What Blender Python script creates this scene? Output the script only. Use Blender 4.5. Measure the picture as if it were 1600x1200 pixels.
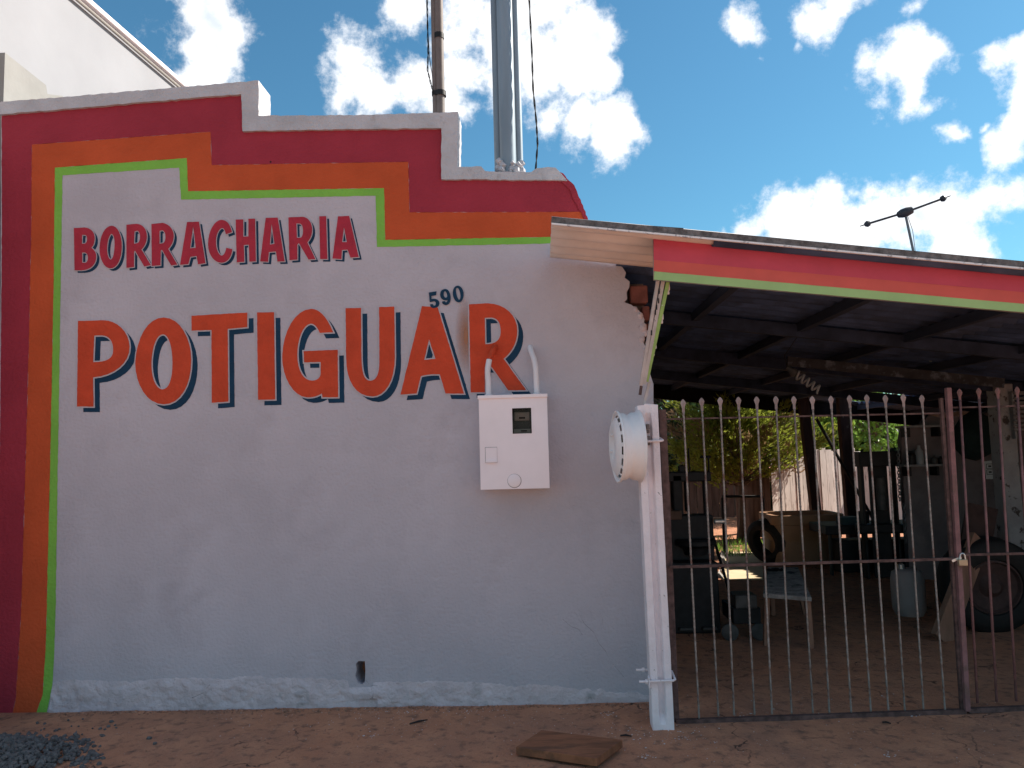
import bpy, math, random, re
from mathutils import Vector, Matrix, noise
R = math.radians
rnd = random.Random(7)
for o in list(bpy.data.objects):
    bpy.data.objects.remove(o)
SC = bpy.context.scene
COL = SC.collection

# ------------------------------------------------------------------ camera
PITCH, ROLL, YAW, FOC = R(5.0), R(1.5), R(2.0), 1202.0
CAM = Vector((0.0, -5.03, 1.6))
ROT = Matrix.Rotation(YAW, 3, 'Z')
_fw = ROT @ Vector((0, math.cos(PITCH), math.sin(PITCH)))
_up = ROT @ Vector((0, -math.sin(PITCH), math.cos(PITCH)))
_rt = ROT @ Vector((1, 0, 0))
RT = _rt * math.cos(ROLL) - _up * math.sin(ROLL)
UP = _up * math.cos(ROLL) + _rt * math.sin(ROLL)
cam_d = bpy.data.cameras.new('camera')
cam = bpy.data.objects.new('camera', cam_d)
COL.objects.link(cam)
cam_d.sensor_width = 36.0
cam_d.lens = FOC / 1600 * 36
cam_d.clip_start, cam_d.clip_end = 0.05, 3000
m3 = Matrix((RT, UP, -_fw)).transposed()
cam.matrix_world = Matrix.Translation(CAM) @ m3.to_4x4()
SC.camera = cam


def ray(u, v):
    return RT * ((u - 800) / FOC) + UP * ((600 - v) / FOC) + _fw


def on_y(u, v, y=0.0):
    d = ray(u, v)
    return CAM + d * ((y - CAM.y) / d.y)


def on_z(u, v, z=0.0):
    d = ray(u, v)
    return CAM + d * ((z - CAM.z) / d.z)


def on_x(u, v, x):
    d = ray(u, v)
    return CAM + d * ((x - CAM.x) / d.x)


# ------------------------------------------------------------------ sun, sky, exposure
SUN = Vector((0.71, 0.31, 0.63)).normalized()
sd = bpy.data.lights.new('sun', 'SUN')
sd.energy, sd.angle, sd.color = 5.0, R(0.53), (1.0, 0.91, 0.79)
so = bpy.data.objects.new('sun', sd)
COL.objects.link(so)
so.location = (8, 4, 14)
so.rotation_euler = SUN.to_track_quat('Z', 'Y').to_euler()
vs = SC.view_settings
vs.view_transform, vs.look, vs.gamma, vs.use_curve_mapping = 'Standard', 'None', 1.0, False
vs.exposure = 0.95
SKY_STRENGTH = 0.064


def build_world():
    w = bpy.data.worlds.new('World')
    SC.world = w
    w.use_nodes = True
    nt = w.node_tree
    N, L = nt.nodes, nt.links
    N.clear()
    out = N.new('ShaderNodeOutputWorld')
    bg = N.new('ShaderNodeBackground')
    bg.inputs[1].default_value = SKY_STRENGTH
    L.new(bg.outputs[0], out.inputs[0])
    sky = N.new('ShaderNodeTexSky')
    sky.sky_type = 'NISHITA'
    sky.sun_disc = False
    sky.sun_elevation = math.asin(SUN.z)
    sky.sun_rotation = math.atan2(SUN.x, SUN.y)
    sky.air_density, sky.dust_density, sky.ozone_density = 1.2, 0.3, 1.6
    tc = N.new('ShaderNodeTexCoord')

    def val(x):
        return x

    def math_(op, a, b=None, clamp=False):
        n = N.new('ShaderNodeMath')
        n.operation = op
        n.use_clamp = clamp
        for i, q in enumerate((a, b)):
            if q is None:
                continue
            if isinstance(q, (int, float)):
                n.inputs[i].default_value = q
            else:
                L.new(q, n.inputs[i])
        return n.outputs[0]

    d = tc.outputs['Generated']
    # domain warp so that cloud borders curl
    wn = N.new('ShaderNodeTexNoise')
    wn.inputs['Scale'].default_value = 9.0
    wn.inputs['Detail'].default_value = 5.0
    L.new(d, wn.inputs['Vector'])
    sub = N.new('ShaderNodeVectorMath')
    sub.operation = 'SUBTRACT'
    L.new(wn.outputs['Color'], sub.inputs[0])
    sub.inputs[1].default_value = (0.5, 0.5, 0.5)
    sca = N.new('ShaderNodeVectorMath')
    sca.operation = 'SCALE'
    L.new(sub.outputs[0], sca.inputs[0])
    sca.inputs['Scale'].default_value = 0.10
    add = N.new('ShaderNodeVectorMath')
    add.operation = 'ADD'
    L.new(d, add.inputs[0])
    L.new(sca.outputs[0], add.inputs[1])
    dw = add.outputs[0]

    fb = N.new('ShaderNodeTexNoise')
    fb.inputs['Scale'].default_value = 19.0
    fb.inputs['Detail'].default_value = 9.0
    fb.inputs['Roughness'].default_value = 0.68
    L.new(d, fb.inputs['Vector'])
    puffs = [(335, 20, 62, 1), (332, 75, 55, 1), (335, 122, 42, .9), (370, 60, 40, .8), (215, 42, 24, .35), (245, 68, 14, .3),
             (545, 105, 48, 1), (590, 140, 62, 1.1), (650, 150, 52, 1), (690, 175, 42, 1), (530, 150, 40, 1), (715, 185, 22, .8),
             (640, 2, 52, .8), (715, 40, 62, .9), (730, 105, 46, .8), (800, 40, 80, 1.0), (860, 85, 70, 1.1), (895, 30, 40, 1), (860, -20, 60, 1),
             (905, 125, 50, 1.1), (945, 140, 30, 1), (850, 175, 36, .8), (900, 200, 36, 1), (955, 210, 46, 1.2), (985, 214, 26, 1), (930, 140, 40, 1.1), (905, 60, 56, 1.1), (800, 150, 48, .7), (730, 15, 50, .8), (715, 190, 22, .5),
             (1430, 110, 52, 1.1), (1458, 92, 32, 1), (1388, 140, 30, 1), (1425, 155, 32, 1), (1400, 115, 30, 1),
             (1298, 22, 34, .8), (1330, -2, 28, .8), (1186, 34, 28, .65), (1190, 76, 14, .45), (1478, 206, 19, .9), (1498, 200, 12, .7),
             (1570, 215, 34, 1), (1595, 190, 34, 1), (1552, 205, 18, .8), (1590, 95, 30, 1), (1600, 150, 24, .9), (1602, 120, 30, .9),
             (1415, 5, 18, .4), (1232, 290, 9, .5), (1250, 70, 8, .4), (1535, 185, 9, .5), (1548, 255, 9, .4), (1003, 217, 9, .4),
             (1180, 375, 42, .9), (1235, 350, 48, 1.1), (1290, 330, 50, 1.1), (1340, 315, 38, 1), (1360, 360, 70, 1.1), (1430, 345, 52, 1.1),
             (1500, 325, 50, 1.1), (1555, 298, 36, 1.1), (1580, 290, 24, 1.1), (1345, 302, 26, .9), (1480, 370, 60, 1.1), (1290, 380, 70, 1.1), (1140, 385, 24, .6), (1510, 395, 40, .8)]
    dens = None
    for (u, v, r, k) in puffs:
        p = ray(u, v).normalized()
        di = N.new('ShaderNodeVectorMath')
        di.operation = 'DISTANCE'
        L.new(dw, di.inputs[0])
        di.inputs[1].default_value = p
        s = math_('MULTIPLY', di.outputs['Value'], -k * FOC * 1.0 / r)
        s = math_('ADD', s, k)
        dens = s if dens is None else math_('SMOOTH_MAX', dens, s)
        if dens is not s:
            dens.node.inputs[2].default_value = 0.12
    # the same fair-weather cloud goes on all round the sky outside the view
    big = N.new('ShaderNodeTexNoise')
    big.inputs['Scale'].default_value = 3.2
    big.inputs['Detail'].default_value = 4.0
    L.new(dw, big.inputs['Vector'])
    gen = math_('MULTIPLY', math_('SUBTRACT', big.outputs[0], 0.53), 5.0)
    dot = N.new('ShaderNodeVectorMath')
    dot.operation = 'DOT_PRODUCT'
    L.new(d, dot.inputs[0])
    dot.inputs[1].default_value = ray(800, 350).normalized()
    outside = math_('MULTIPLY', math_('SUBTRACT', 0.80, dot.outputs['Value']), 10.0, True)
    gen = math_('ADD', gen, math_('MULTIPLY', math_('SUBTRACT', outside, 1.0), 4.0))
    dens = math_('MAXIMUM', dens, gen)
    detail = math_('MULTIPLY', math_('SUBTRACT', fb.outputs[0], 0.5), 2.2)
    dens = math_('ADD', dens, detail)
    mask = N.new('ShaderNodeMapRange')
    mask.interpolation_type = 'SMOOTHSTEP'
    mask.inputs['From Min'].default_value = -0.08
    mask.inputs['From Max'].default_value = 0.68
    L.new(dens, mask.inputs['Value'])
    # bodies: bright rims, greyer thick cores
    core = N.new('ShaderNodeMapRange')
    core.interpolation_type = 'SMOOTHSTEP'
    core.inputs['From Min'].default_value = 0.35
    core.inputs['From Max'].default_value = 1.15
    L.new(dens, core.inputs['Value'])
    fb2 = N.new('ShaderNodeTexNoise')
    fb2.inputs['Scale'].default_value = 11.0
    fb2.inputs['Detail'].default_value = 5.0
    L.new(dw, fb2.inputs['Vector'])
    shade = math_('MULTIPLY', core.outputs[0], math_('MULTIPLY', math_('SUBTRACT', fb2.outputs[0], 0.30), 2.6, True), True)
    cc = N.new('ShaderNodeMixRGB')
    cc.inputs[1].default_value = (10.9, 10.9, 11.0, 1)
    cc.inputs[2].default_value = (6.6, 7.3, 8.0, 1)
    L.new(shade, cc.inputs[0])
    tint = N.new('ShaderNodeMixRGB')
    tint.blend_type = 'MULTIPLY'
    tint.inputs[0].default_value = 1.0
    L.new(sky.outputs[0], tint.inputs[1])
    tint.inputs[2].default_value = (0.50, 0.92, 1.03, 1)
    mx = N.new('ShaderNodeMixRGB')
    L.new(mask.outputs[0], mx.inputs[0])
    L.new(tint.outputs[0], mx.inputs[1])
    L.new(cc.outputs[0], mx.inputs[2])
    L.new(mx.outputs[0], bg.inputs[0])
    w.cycles.sampling_method = 'MANUAL'
    w.cycles.sample_map_resolution = 1024


build_world()

# ------------------------------------------------------------------ materials
MATS = {}


def mat(name, col, rough=0.85, var=0.15, vscale=6.0, bump=0.25, bscale=60.0, bdist=0.004, metallic=0.0, col2=None, lo=0.35, hi=0.65,
        rand=0.0, spec=0.35, streak=None, bump2=0.0, bscale2=14.0, bdist2=0.01, transl=0.0, pscale=None, pcol=None, plo=.55, phi=.6):
    """noise-varied principled: col..col2 blended by noise, optional chipped patches (pcol), two reliefs"""
    if name in MATS:
        return MATS[name]
    m = bpy.data.materials.new(name)
    m.use_nodes = True
    nt = m.node_tree
    N, L = nt.nodes, nt.links
    b = N['Principled BSDF']
    tc = N.new('ShaderNodeTexCoord')
    vec = tc.outputs['Object']
    if streak:
        mp = N.new('ShaderNodeMapping')
        mp.inputs['Scale'].default_value = streak
        L.new(vec, mp.inputs[0])
        svec = mp.outputs[0]
    else:
        svec = vec
    n1 = N.new('ShaderNodeTexNoise')
    n1.inputs['Scale'].default_value = vscale
    n1.inputs['Detail'].default_value = 7
    n1.inputs['Roughness'].default_value = 0.6
    L.new(svec, n1.inputs['Vector'])
    mr = N.new('ShaderNodeMapRange')
    mr.inputs['From Min'].default_value = lo
    mr.inputs['From Max'].default_value = hi
    L.new(n1.outputs[0], mr.inputs['Value'])
    mx = N.new('ShaderNodeMixRGB')
    if col2 is None:
        a = tuple(c * (1 - var) for c in col)
        c2 = tuple(min(1, c * (1 + var)) for c in col)
    else:
        a, c2 = col, col2
    mx.inputs[1].default_value = (*a, 1)
    mx.inputs[2].default_value = (*c2, 1)
    L.new(mr.outputs[0], mx.inputs[0])
    colout = mx.outputs[0]
    if pcol is not None:
        n3 = N.new('ShaderNodeTexNoise')
        n3.inputs['Scale'].default_value = pscale
        n3.inputs['Detail'].default_value = 8
        n3.inputs['Roughness'].default_value = 0.65
        L.new(svec, n3.inputs['Vector'])
        m3_ = N.new('ShaderNodeMapRange')
        m3_.inputs['From Min'].default_value = plo
        m3_.inputs['From Max'].default_value = phi
        L.new(n3.outputs[0], m3_.inputs['Value'])
        mp_ = N.new('ShaderNodeMixRGB')
        mp_.inputs[2].default_value = (*pcol, 1)
        L.new(m3_.outputs[0], mp_.inputs[0])
        L.new(colout, mp_.inputs[1])
        colout = mp_.outputs[0]
    if rand:
        oi = N.new('ShaderNodeObjectInfo')
        rr = N.new('ShaderNodeMapRange')
        rr.inputs['To Min'].default_value = 1 - rand
        rr.inputs['To Max'].default_value = 1 + rand
        L.new(oi.outputs['Random'], rr.inputs['Value'])
        mm = N.new('ShaderNodeVectorMath')
        mm.operation = 'SCALE'
        L.new(colout, mm.inputs[0])
        L.new(rr.outputs[0], mm.inputs['Scale'])
        colout = mm.outputs[0]
    L.new(colout, b.inputs['Base Color'])
    b.inputs['Roughness'].default_value = rough
    b.inputs['Metallic'].default_value = metallic
    b.inputs['Specular IOR Level'].default_value = spec
    last = None
    for (s, sc_, dist) in ((bump2, bscale2, bdist2), (bump, bscale, bdist)):
        if s <= 0:
            continue
        n2 = N.new('ShaderNodeTexNoise')
        n2.inputs['Scale'].default_value = sc_
        n2.inputs['Detail'].default_value = 5
        L.new(svec, n2.inputs['Vector'])
        bp = N.new('ShaderNodeBump')
        bp.inputs['Strength'].default_value = s
        bp.inputs['Distance'].default_value = dist
        L.new(n2.outputs[0], bp.inputs['Height'])
        if last:
            L.new(last, bp.inputs['Normal'])
        last = bp.outputs[0]
    if last:
        L.new(last, b.inputs['Normal'])
    if transl:
        out = N['Material Output']
        tr = N.new('ShaderNodeBsdfTranslucent')
        L.new(colout, tr.inputs[0])
        ms = N.new('ShaderNodeMixShader')
        ms.inputs[0].default_value = transl
        L.new(b.outputs[0], ms.inputs[1])
        L.new(tr.outputs[0], ms.inputs[2])
        L.new(ms.outputs[0], out.inputs[0])
    MATS[name] = m
    return m


ST = dict(spec=.15, bump=0.9, bscale=48, bdist=0.008, bump2=0.35, bscale2=9, bdist2=0.012)
WALL = mat('wall paint', (0.480, 0.450, 0.495), .88, .08, 1.2, pscale=2.3, pcol=(.42, .39, .43), plo=.52, phi=.75, **ST)
COPE = mat('coping paint', (0.47, 0.47, 0.50), .9, .10, 5, bump=.8, bscale=45, bdist=.012, bump2=.5, bscale2=14, bdist2=.02,
           pscale=7, pcol=(.36, .36, .38), plo=.60, phi=.70)
RED = mat('wall red paint', (0.33, 0.034, 0.055), .75, .10, 2.2, **ST)
ORANGE = mat('wall orange paint', (0.52, 0.088, 0.03), .75, .10, 2.2, **ST)
GREEN = mat('wall green paint', (0.21, 0.48, 0.075), .75, .08, 3, **ST)
L_RED = mat('letter red paint', (0.40, 0.032, 0.055), .7, .12, 7, **ST)
L_ORANGE = mat('letter orange paint', (0.56, 0.068, 0.028), .7, .10, 6, **ST)
NAVY = mat('letter shadow paint', (0.010, 0.042, 0.085), .7, .15, 5, **ST)
ROUGHP = mat('rough plaster', (0.58, 0.505, 0.53), .95, .12, 7, spec=.1, bump=.9, bscale=70, bdist=.010, bump2=.5, bscale2=22, bdist2=.012,
             pscale=6, pcol=(.40, .37, .38), plo=.58, phi=.70)
EARTH = None
WHITEP = mat('white enamel', (0.86, 0.78, 0.81), .5, .04, 3, bump=.05, bscale=30, bdist=.002)
WHITEPOST = mat('whitewash', (0.80, 0.73, 0.755), .9, .06, 8, bump=.6, bscale=70, bdist=.006, bump2=.4, bscale2=20, bdist2=.01,
                pscale=30, pcol=(.40, .36, .35), plo=.66, phi=.69)
RIMW = mat('wheel paint', (0.80, 0.79, 0.80), .55, .05, 6, bump=.1, bscale=40, bdist=.002, pscale=60, pcol=(.25, .22, .2), plo=.70, phi=.72)
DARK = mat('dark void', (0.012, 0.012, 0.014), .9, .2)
SOOT_GLARE = mat('sooty sheet', (0.058, 0.085, 0.16), .9, .35, 3, bump=.3, bscale=30, bdist=.004, pscale=4, pcol=(.04, .052, .085), plo=.5, phi=.65)  # sooty grey with the bluish glare veil mixed into the colour
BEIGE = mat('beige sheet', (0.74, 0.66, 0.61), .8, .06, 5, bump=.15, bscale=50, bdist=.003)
FCEM = mat('weathered sheet edge', (0.13, 0.125, 0.125), .95, .4, 30, bump=.6, bscale=90, bdist=.006)
DWOOD = mat('dark timber', (0.026, 0.034, 0.060), .9, .35, 6, streak=(1, .15, 1), bump=.4, bscale=40)
RUST = mat('rusty iron', (0.105, 0.062, 0.056), .85, .4, 22, bump=.5, bscale=120, bdist=.003)
REBAR = mat('galvanised rebar', (0.26, 0.235, 0.215), .6, .3, 40, metallic=.35, bump=.5, bscale=150, bdist=.002, pscale=9, pcol=(.15, .085, .07), plo=.5, phi=.62, rand=.15)
PINK = mat('oxide primed iron', (0.21, 0.105, 0.105), .75, .2, 16, bump=.3, bscale=120, bdist=.002, pscale=12, pcol=(.16, .09, .08), plo=.52, phi=.62)
GALV = mat('galvanised pipe', (0.22, 0.28, 0.33), .5, .12, 5, streak=(1, 1, .2), metallic=.3, bump=.1, bscale=40, bdist=.002, pscale=14, pcol=(.10, .12, .15), plo=.68, phi=.70)
BROWNP = mat('brown painted pipe', (0.15, 0.125, 0.118), .6, .15, 8, bump=.15, bscale=60, bdist=.003)
BLACK = mat('black rubber', (0.009, 0.008, 0.008), .75, .3, 20, bump=.2, bscale=80)
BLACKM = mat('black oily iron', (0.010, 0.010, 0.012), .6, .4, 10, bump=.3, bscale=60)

# ------------------------------------------------------------------ mesh helpers


class MB:
    def __init__(self):
        self.v, self.f, self.mi = [], [], []
        self.cur = 0

    def add(self, vs_, fs):
        n = len(self.v)
        self.v.extend([Vector(q) for q in vs_])
        self.f.extend([tuple(i + n for i in q) for q in fs])
        self.mi.extend([self.cur] * len(fs))
        return self

    def box(self, c, s, rot=None):
        c = Vector(c)
        vs_ = [Vector((x * s[0] / 2, y * s[1] / 2, z * s[2] / 2)) for x in (-1, 1) for y in (-1, 1) for z in (-1, 1)]
        if rot is not None:
            vs_ = [rot @ q for q in vs_]
        self.add([q + c for q in vs_], [(0, 1, 3, 2), (4, 6, 7, 5), (0, 4, 5, 1), (2, 3, 7, 6), (0, 2, 6, 4), (1, 5, 7, 3)])
        return self

    def span(self, a, b):
        a, b = Vector(a), Vector(b)
        return self.box((a + b) / 2, [abs(q) for q in (b - a)])

    def beam(self, p0, p1, w, h, up=(0, 0, 1), taper=1.0):
        p0, p1 = Vector(p0), Vector(p1)
        d = (p1 - p0).normalized()
        s = d.cross(Vector(up))
        if s.length < 1e-4:
            s = d.cross(Vector((0, 1, 0)))
        s.normalize()
        u = s.cross(d).normalized()
        vs_ = []
        for p, k in ((p0, 1.0), (p1, taper)):
            for a, b in ((-1, -1), (1, -1), (1, 1), (-1, 1)):
                vs_.append(p + s * (a * w / 2 * k) + u * (b * h / 2 * k))
        self.add(vs_, [(3, 2, 1, 0), (4, 5, 6, 7), (0, 1, 5, 4), (1, 2, 6, 5), (2, 3, 7, 6), (3, 0, 4, 7)])
        return self

    def tube(self, pts, r, n=8, cap=True):
        pts = [Vector(p) for p in pts]
        rs = r if isinstance(r, (list, tuple)) else [r] * len(pts)
        ref = None
        rings = []
        for i, p in enumerate(pts):
            d = (pts[min(i + 1, len(pts) - 1)] - pts[max(i - 1, 0)]).normalized()
            if ref is None:
                ref = Vector((1, 0, 0)) if abs(d.x) < 0.8 else Vector((0, 1, 0))
            s = (ref - d * ref.dot(d)).normalized()
            ref = s
            t = d.cross(s)
            rings.append([p + (s * math.cos(a) + t * math.sin(a)) * rs[i] for a in [2 * math.pi * k / n for k in range(n)]])
        fs = []
        for i in range(len(pts) - 1):
            for k in range(n):
                k2 = (k + 1) % n
                fs.append((i * n + k, i * n + k2, (i + 1) * n + k2, (i + 1) * n + k))
        if cap:
            fs.append(tuple(range(n - 1, -1, -1)))
            fs.append(tuple((len(pts) - 1) * n + k for k in range(n)))
        self.add([q for rr in rings for q in rr], fs)
        return self

    def lathe(self, prof, o, axis, n=32, skip=None):
        o, a = Vector(o), Vector(axis).normalized()
        s = a.cross(Vector((0, 0, 1)))
        if s.length < 1e-3:
            s = Vector((1, 0, 0))
        s.normalize()
        t = a.cross(s)
        vs_ = []
        for (r, h) in prof:
            for k in range(n):
                an = 2 * math.pi * k / n
                vs_.append(o + a * h + (s * math.cos(an) + t * math.sin(an)) * r)
        fs = []
        for i in range(len(prof) - 1):
            for k in range(n):
                if skip and skip(i, k):
                    continue
                k2 = (k + 1) % n
                fs.append((i * n + k, i * n + k2, (i + 1) * n + k2, (i + 1) * n + k))
        self.add(vs_, fs)
        return self

    def mesh(self, name, mats, smooth=False):
        me = bpy.data.meshes.new(name)
        me.from_pydata([tuple(q) for q in self.v], [], self.f)
        for m in (mats if isinstance(mats, (list, tuple)) else [mats]):
            me.materials.append(m)
        if any(self.mi):
            me.polygons.foreach_set('material_index', self.mi)
        if smooth:
            me.polygons.foreach_set('use_smooth', [True] * len(me.polygons))
        me.update()
        return me

    def build(self, name, mats, parent=None, smooth=False, bevel=0.0, angle=40):
        return put(name, self.mesh(name, mats, smooth), parent, bevel, angle if smooth else None)


def put(name, me, parent=None, bevel=0.0, angle=None):
    o = bpy.data.objects.new(name, me)
    COL.objects.link(o)
    if parent is not None:
        o.parent = parent
        o.matrix_parent_inverse = WM[parent.name].inverted()
    WM[o.name] = Matrix.Identity(4)
    if bevel:
        b = o.modifiers.new('bevel', 'BEVEL')
        b.width, b.segments, b.limit_method, b.angle_limit = bevel, 2, 'ANGLE', R(40)
    if angle and me is not None:
        me.set_sharp_from_angle(angle=R(angle))
    return o


WM = {}


def thing(name, label, cat, loc=(0, 0, 0), group=None):
    o = bpy.data.objects.new(name, None)
    COL.objects.link(o)
    o.location = loc
    o.empty_display_size = 0.1
    WM[o.name] = Matrix.Translation(Vector(loc))
    return tag(o, label, cat, group)


def tag(o, label, cat, group=None, kind=None):
    if label:
        o['label'] = label
    if cat:
        o['category'] = cat
    if group:
        o['group'] = group
    if kind:
        o['kind'] = kind
    return o


def poly(loops, y0, y1, mats, jitter=0.0, step=0.0, offset=0.0, name='sheet'):
    """filled outline(s) in the x-z plane (first loop outside, the rest holes), from depth y0 back to y1"""
    cu = bpy.data.curves.new('tmp', 'CURVE')
    cu.dimensions, cu.fill_mode = '2D', 'BOTH'
    cu.extrude = max(0.0, (y1 - y0) / 2)
    cu.offset = offset
    for lp in loops:
        pts = list(lp)
        if step:
            q = []
            for i, a in enumerate(pts):
                b = pts[(i + 1) % len(pts)]
                L_ = math.hypot(b[0] - a[0], b[1] - a[1])
                n = max(1, int(L_ / step))
                for k in range(n):
                    t = k / n
                    j = jitter if k else 0.0
                    q.append((a[0] + (b[0] - a[0]) * t + rnd.uniform(-j, j), a[1] + (b[1] - a[1]) * t + rnd.uniform(-j, j)))
            pts = q
        s = cu.splines.new('POLY')
        s.points.add(len(pts) - 1)
        for i, p in enumerate(pts):
            s.points[i].co = (p[0], p[1], 0, 1)
        s.use_cyclic_u = True
    ob = bpy.data.objects.new('tmp', cu)
    COL.objects.link(ob)
    dg = bpy.context.evaluated_depsgraph_get()
    dg.update()
    me = bpy.data.meshes.new_from_object(ob.evaluated_get(dg))
    bpy.data.objects.remove(ob)
    bpy.data.curves.remove(cu)
    mid = (y0 + y1) / 2
    for v in me.vertices:
        x, y, z = v.co
        v.co = (x, mid - z, y)
    me.name = name
    me.materials.clear()
    me.materials.append(mats)
    me.update()
    return me


def wxz(pts, y=0.0):
    out = []
    for (u, v) in pts:
        p = on_y(u, v, y)
        out.append((p.x, p.z))
    return out


def fb(x, y, z=0.0, o=4):
    return noise.fractal(Vector((x, y, z)), 1.0, 2.0, o)


# ------------------------------------------------------------------ ground
def earth_material():
    m = bpy.data.materials.new('red earth')
    m.use_nodes = True
    nt = m.node_tree
    N, L = nt.nodes, nt.links
    b = N['Principled BSDF']
    tc = N.new('ShaderNodeTexCoord')

    def nz(scale, det=8, rough=.6):
        n = N.new('ShaderNodeTexNoise')
        n.inputs['Scale'].default_value = scale
        n.inputs['Detail'].default_value = det
        n.inputs['Roughness'].default_value = rough
        L.new(tc.outputs['Object'], n.inputs['Vector'])
        return n.outputs[0]

    def rng(v, a, c):
        n = N.new('ShaderNodeMapRange')
        n.inputs['From Min'].default_value = a
        n.inputs['From Max'].default_value = c
        L.new(v, n.inputs['Value'])
        return n.outputs[0]

    def mix(f, a, c):
        n = N.new('ShaderNodeMixRGB')
        L.new(f, n.inputs[0])
        for i, q in ((1, a), (2, c)):
            if isinstance(q, tuple):
                n.inputs[i].default_value = (*q, 1)
            else:
                L.new(q, n.inputs[i])
        return n.outputs[0]
    c = mix(rng(nz(1.1), .35, .65), (.52, .230, .130), (.40, .20, .13))
    c = mix(rng(nz(3.7), .45, .7), c, (.58, .275, .16))
    c = mix(rng(nz(14), .52, .72), c, (.19, .105, .078))
    c = mix(rng(nz(70, 4), .66, .72), c, (.46, .36, .31))
    c = mix(rng(nz(160, 3), .36, .30), c, (.12, .07, .055))
    wv = N.new('ShaderNodeTexNoise')
    wv.inputs['Scale'].default_value = 2.2
    wv.inputs['Detail'].default_value = 6
    L.new(tc.outputs['Object'], wv.inputs['Vector'])
    ad = N.new('ShaderNodeVectorMath')
    ad.operation = 'ADD'
    L.new(tc.outputs['Object'], ad.inputs[0])
    L.new(wv.outputs['Color'], ad.inputs[1])
    vo = N.new('ShaderNodeTexVoronoi')
    vo.feature = 'DISTANCE_TO_EDGE'
    vo.inputs['Scale'].default_value = 1.1
    L.new(ad.outputs[0], vo.inputs['Vector'])
    ck = N.new('ShaderNodeMath')
    ck.operation = 'MULTIPLY'
    L.new(rng(vo.outputs['Distance'], .012, .004), ck.inputs[0])
    L.new(rng(nz(2.6), .50, .60), ck.inputs[1])
    c = mix(ck.outputs[0], c, (.10, .055, .042))
    L.new(c, b.inputs['Base Color'])
    b.inputs['Roughness'].default_value = .95
    b.inputs['Specular IOR Level'].default_value = .15
    last = None
    for sc_, st, di in ((5, .5, .03), (40, .6, .012), (220, .6, .004)):
        bp = N.new('ShaderNodeBump')
        bp.inputs['Strength'].default_value = st
        bp.inputs['Distance'].default_value = di
        L.new(nz(sc_, 6), bp.inputs['Height'])
        if last:
            L.new(last, bp.inputs['Normal'])
        last = bp.outputs[0]
    L.new(last, b.inputs['Normal'])
    return m


EARTH = earth_material()


def gz(x, y):
    k = max(0.0, min(1.0, (7 - abs(x)) / 1.5)) * max(0.0, min(1.0, (12 - y) / 2)) * max(0.0, min(1.0, (y + 7) / 1.5))
    return k * (0.012 * fb(x * .7, y * .7, 3) + 0.004 * fb(x * 5, y * 5, 9))


def build_ground():
    xs = [-600, -150, -40, -15] + [-7 + .08 * i for i in range(176)] + [15, 40, 150, 600]
    ys = [-600, -150, -40, -15] + [-7 + .08 * i for i in range(88)] + [.1 + .2 * i for i in range(60)] + [15, 40, 150, 600]
    vs_ = [(x, y, gz(x, y)) for y in ys for x in xs]
    n = len(xs)
    fs = [(j * n + i, j * n + i + 1, (j + 1) * n + i + 1, (j + 1) * n + i) for j in range(len(ys) - 1) for i in range(n - 1)]
    o = MB().add(vs_, fs).build('ground', EARTH, smooth=True, angle=180)
    tag(o, None, None, kind='structure')


build_ground()
BOUNCE_ROAD = mat('dusty concrete road', (.37, .355, .34), .95, .15, 2, bump=.4, bscale=60, pscale=.8, pcol=(.27, .23, .21), plo=.5, phi=.75)  # unseen pale paving, added to bounce sunlight on to the wall
tag(MB().add([(-300, -13, .02), (300, -13, .02), (300, -5.6, .02), (-300, -5.6, .02)], [(0, 1, 2, 3)]).build('bounce_road', BOUNCE_ROAD), None, None, kind='structure')

# ------------------------------------------------------------------ painted wall
wall_root = thing('painted_wall', 'grey stepped street wall with red, orange and green border and BORRACHARIA POTIGUAR lettering', 'wall', (0, 0, 0))
edge = [(965, 414), (972, 417), (978, 426), (976, 434), (984, 440), (983, 450), (979, 456), (980, 467), (975, 472), (986, 476), (996, 483), (1002, 489),
        (1007, 499), (1005, 510), (1009, 520), (1004, 532), (1010, 545), (1008, 556), (1013, 566), (1016, 585), (1021, 600), (1024, 900), (1026, 1140)]
wall_px = [(-10, 1140), (-2, 700), (1, 400), (2, 164), (393, 134), (394, 192), (705, 187), (706, 273), (770, 275), (835, 275), (868, 272), (880, 284), (893, 296), (901, 316),
           (915, 342), (935, 380), (952, 403)] + edge
hole = [(556, 1037), (560, 1033), (570, 1033), (571, 1048), (570, 1066), (565, 1070), (559, 1066), (555, 1056), (557, 1046)]
put('wall_face', poly([wxz(wall_px), wxz(hole)], 0.0, 0.2, WALL, 0.0015, 0.05), wall_root)

co_out = [(1, 162), (4, 160), (100, 153), (250, 140), (405, 127), (405, 182), (560, 181), (716, 176), (715, 262), (752, 261), (758, 268), (772, 269), (830, 270), (838, 264),
          (856, 262), (868, 263), (876, 271), (886, 283)]
co_in = [(872, 282), (690, 281), (690, 201), (537, 203), (380, 206), (378, 148), (200, 163), (2, 180)]
put('coping', poly([wxz(co_out + co_in, -0.012)], -0.025, 0.205, COPE, 0.003, 0.03), wall_root)
# broken red corner of the parapet
put('broken_corner', poly([wxz([(868, 266), (880, 272), (889, 283), (897, 290), (903, 305), (911, 322), (919, 345), (915, 346), (899, 318), (891, 298), (878, 286)])],
                          -0.012, 0.17, RED, 0.004, 0.02), wall_root)

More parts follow.
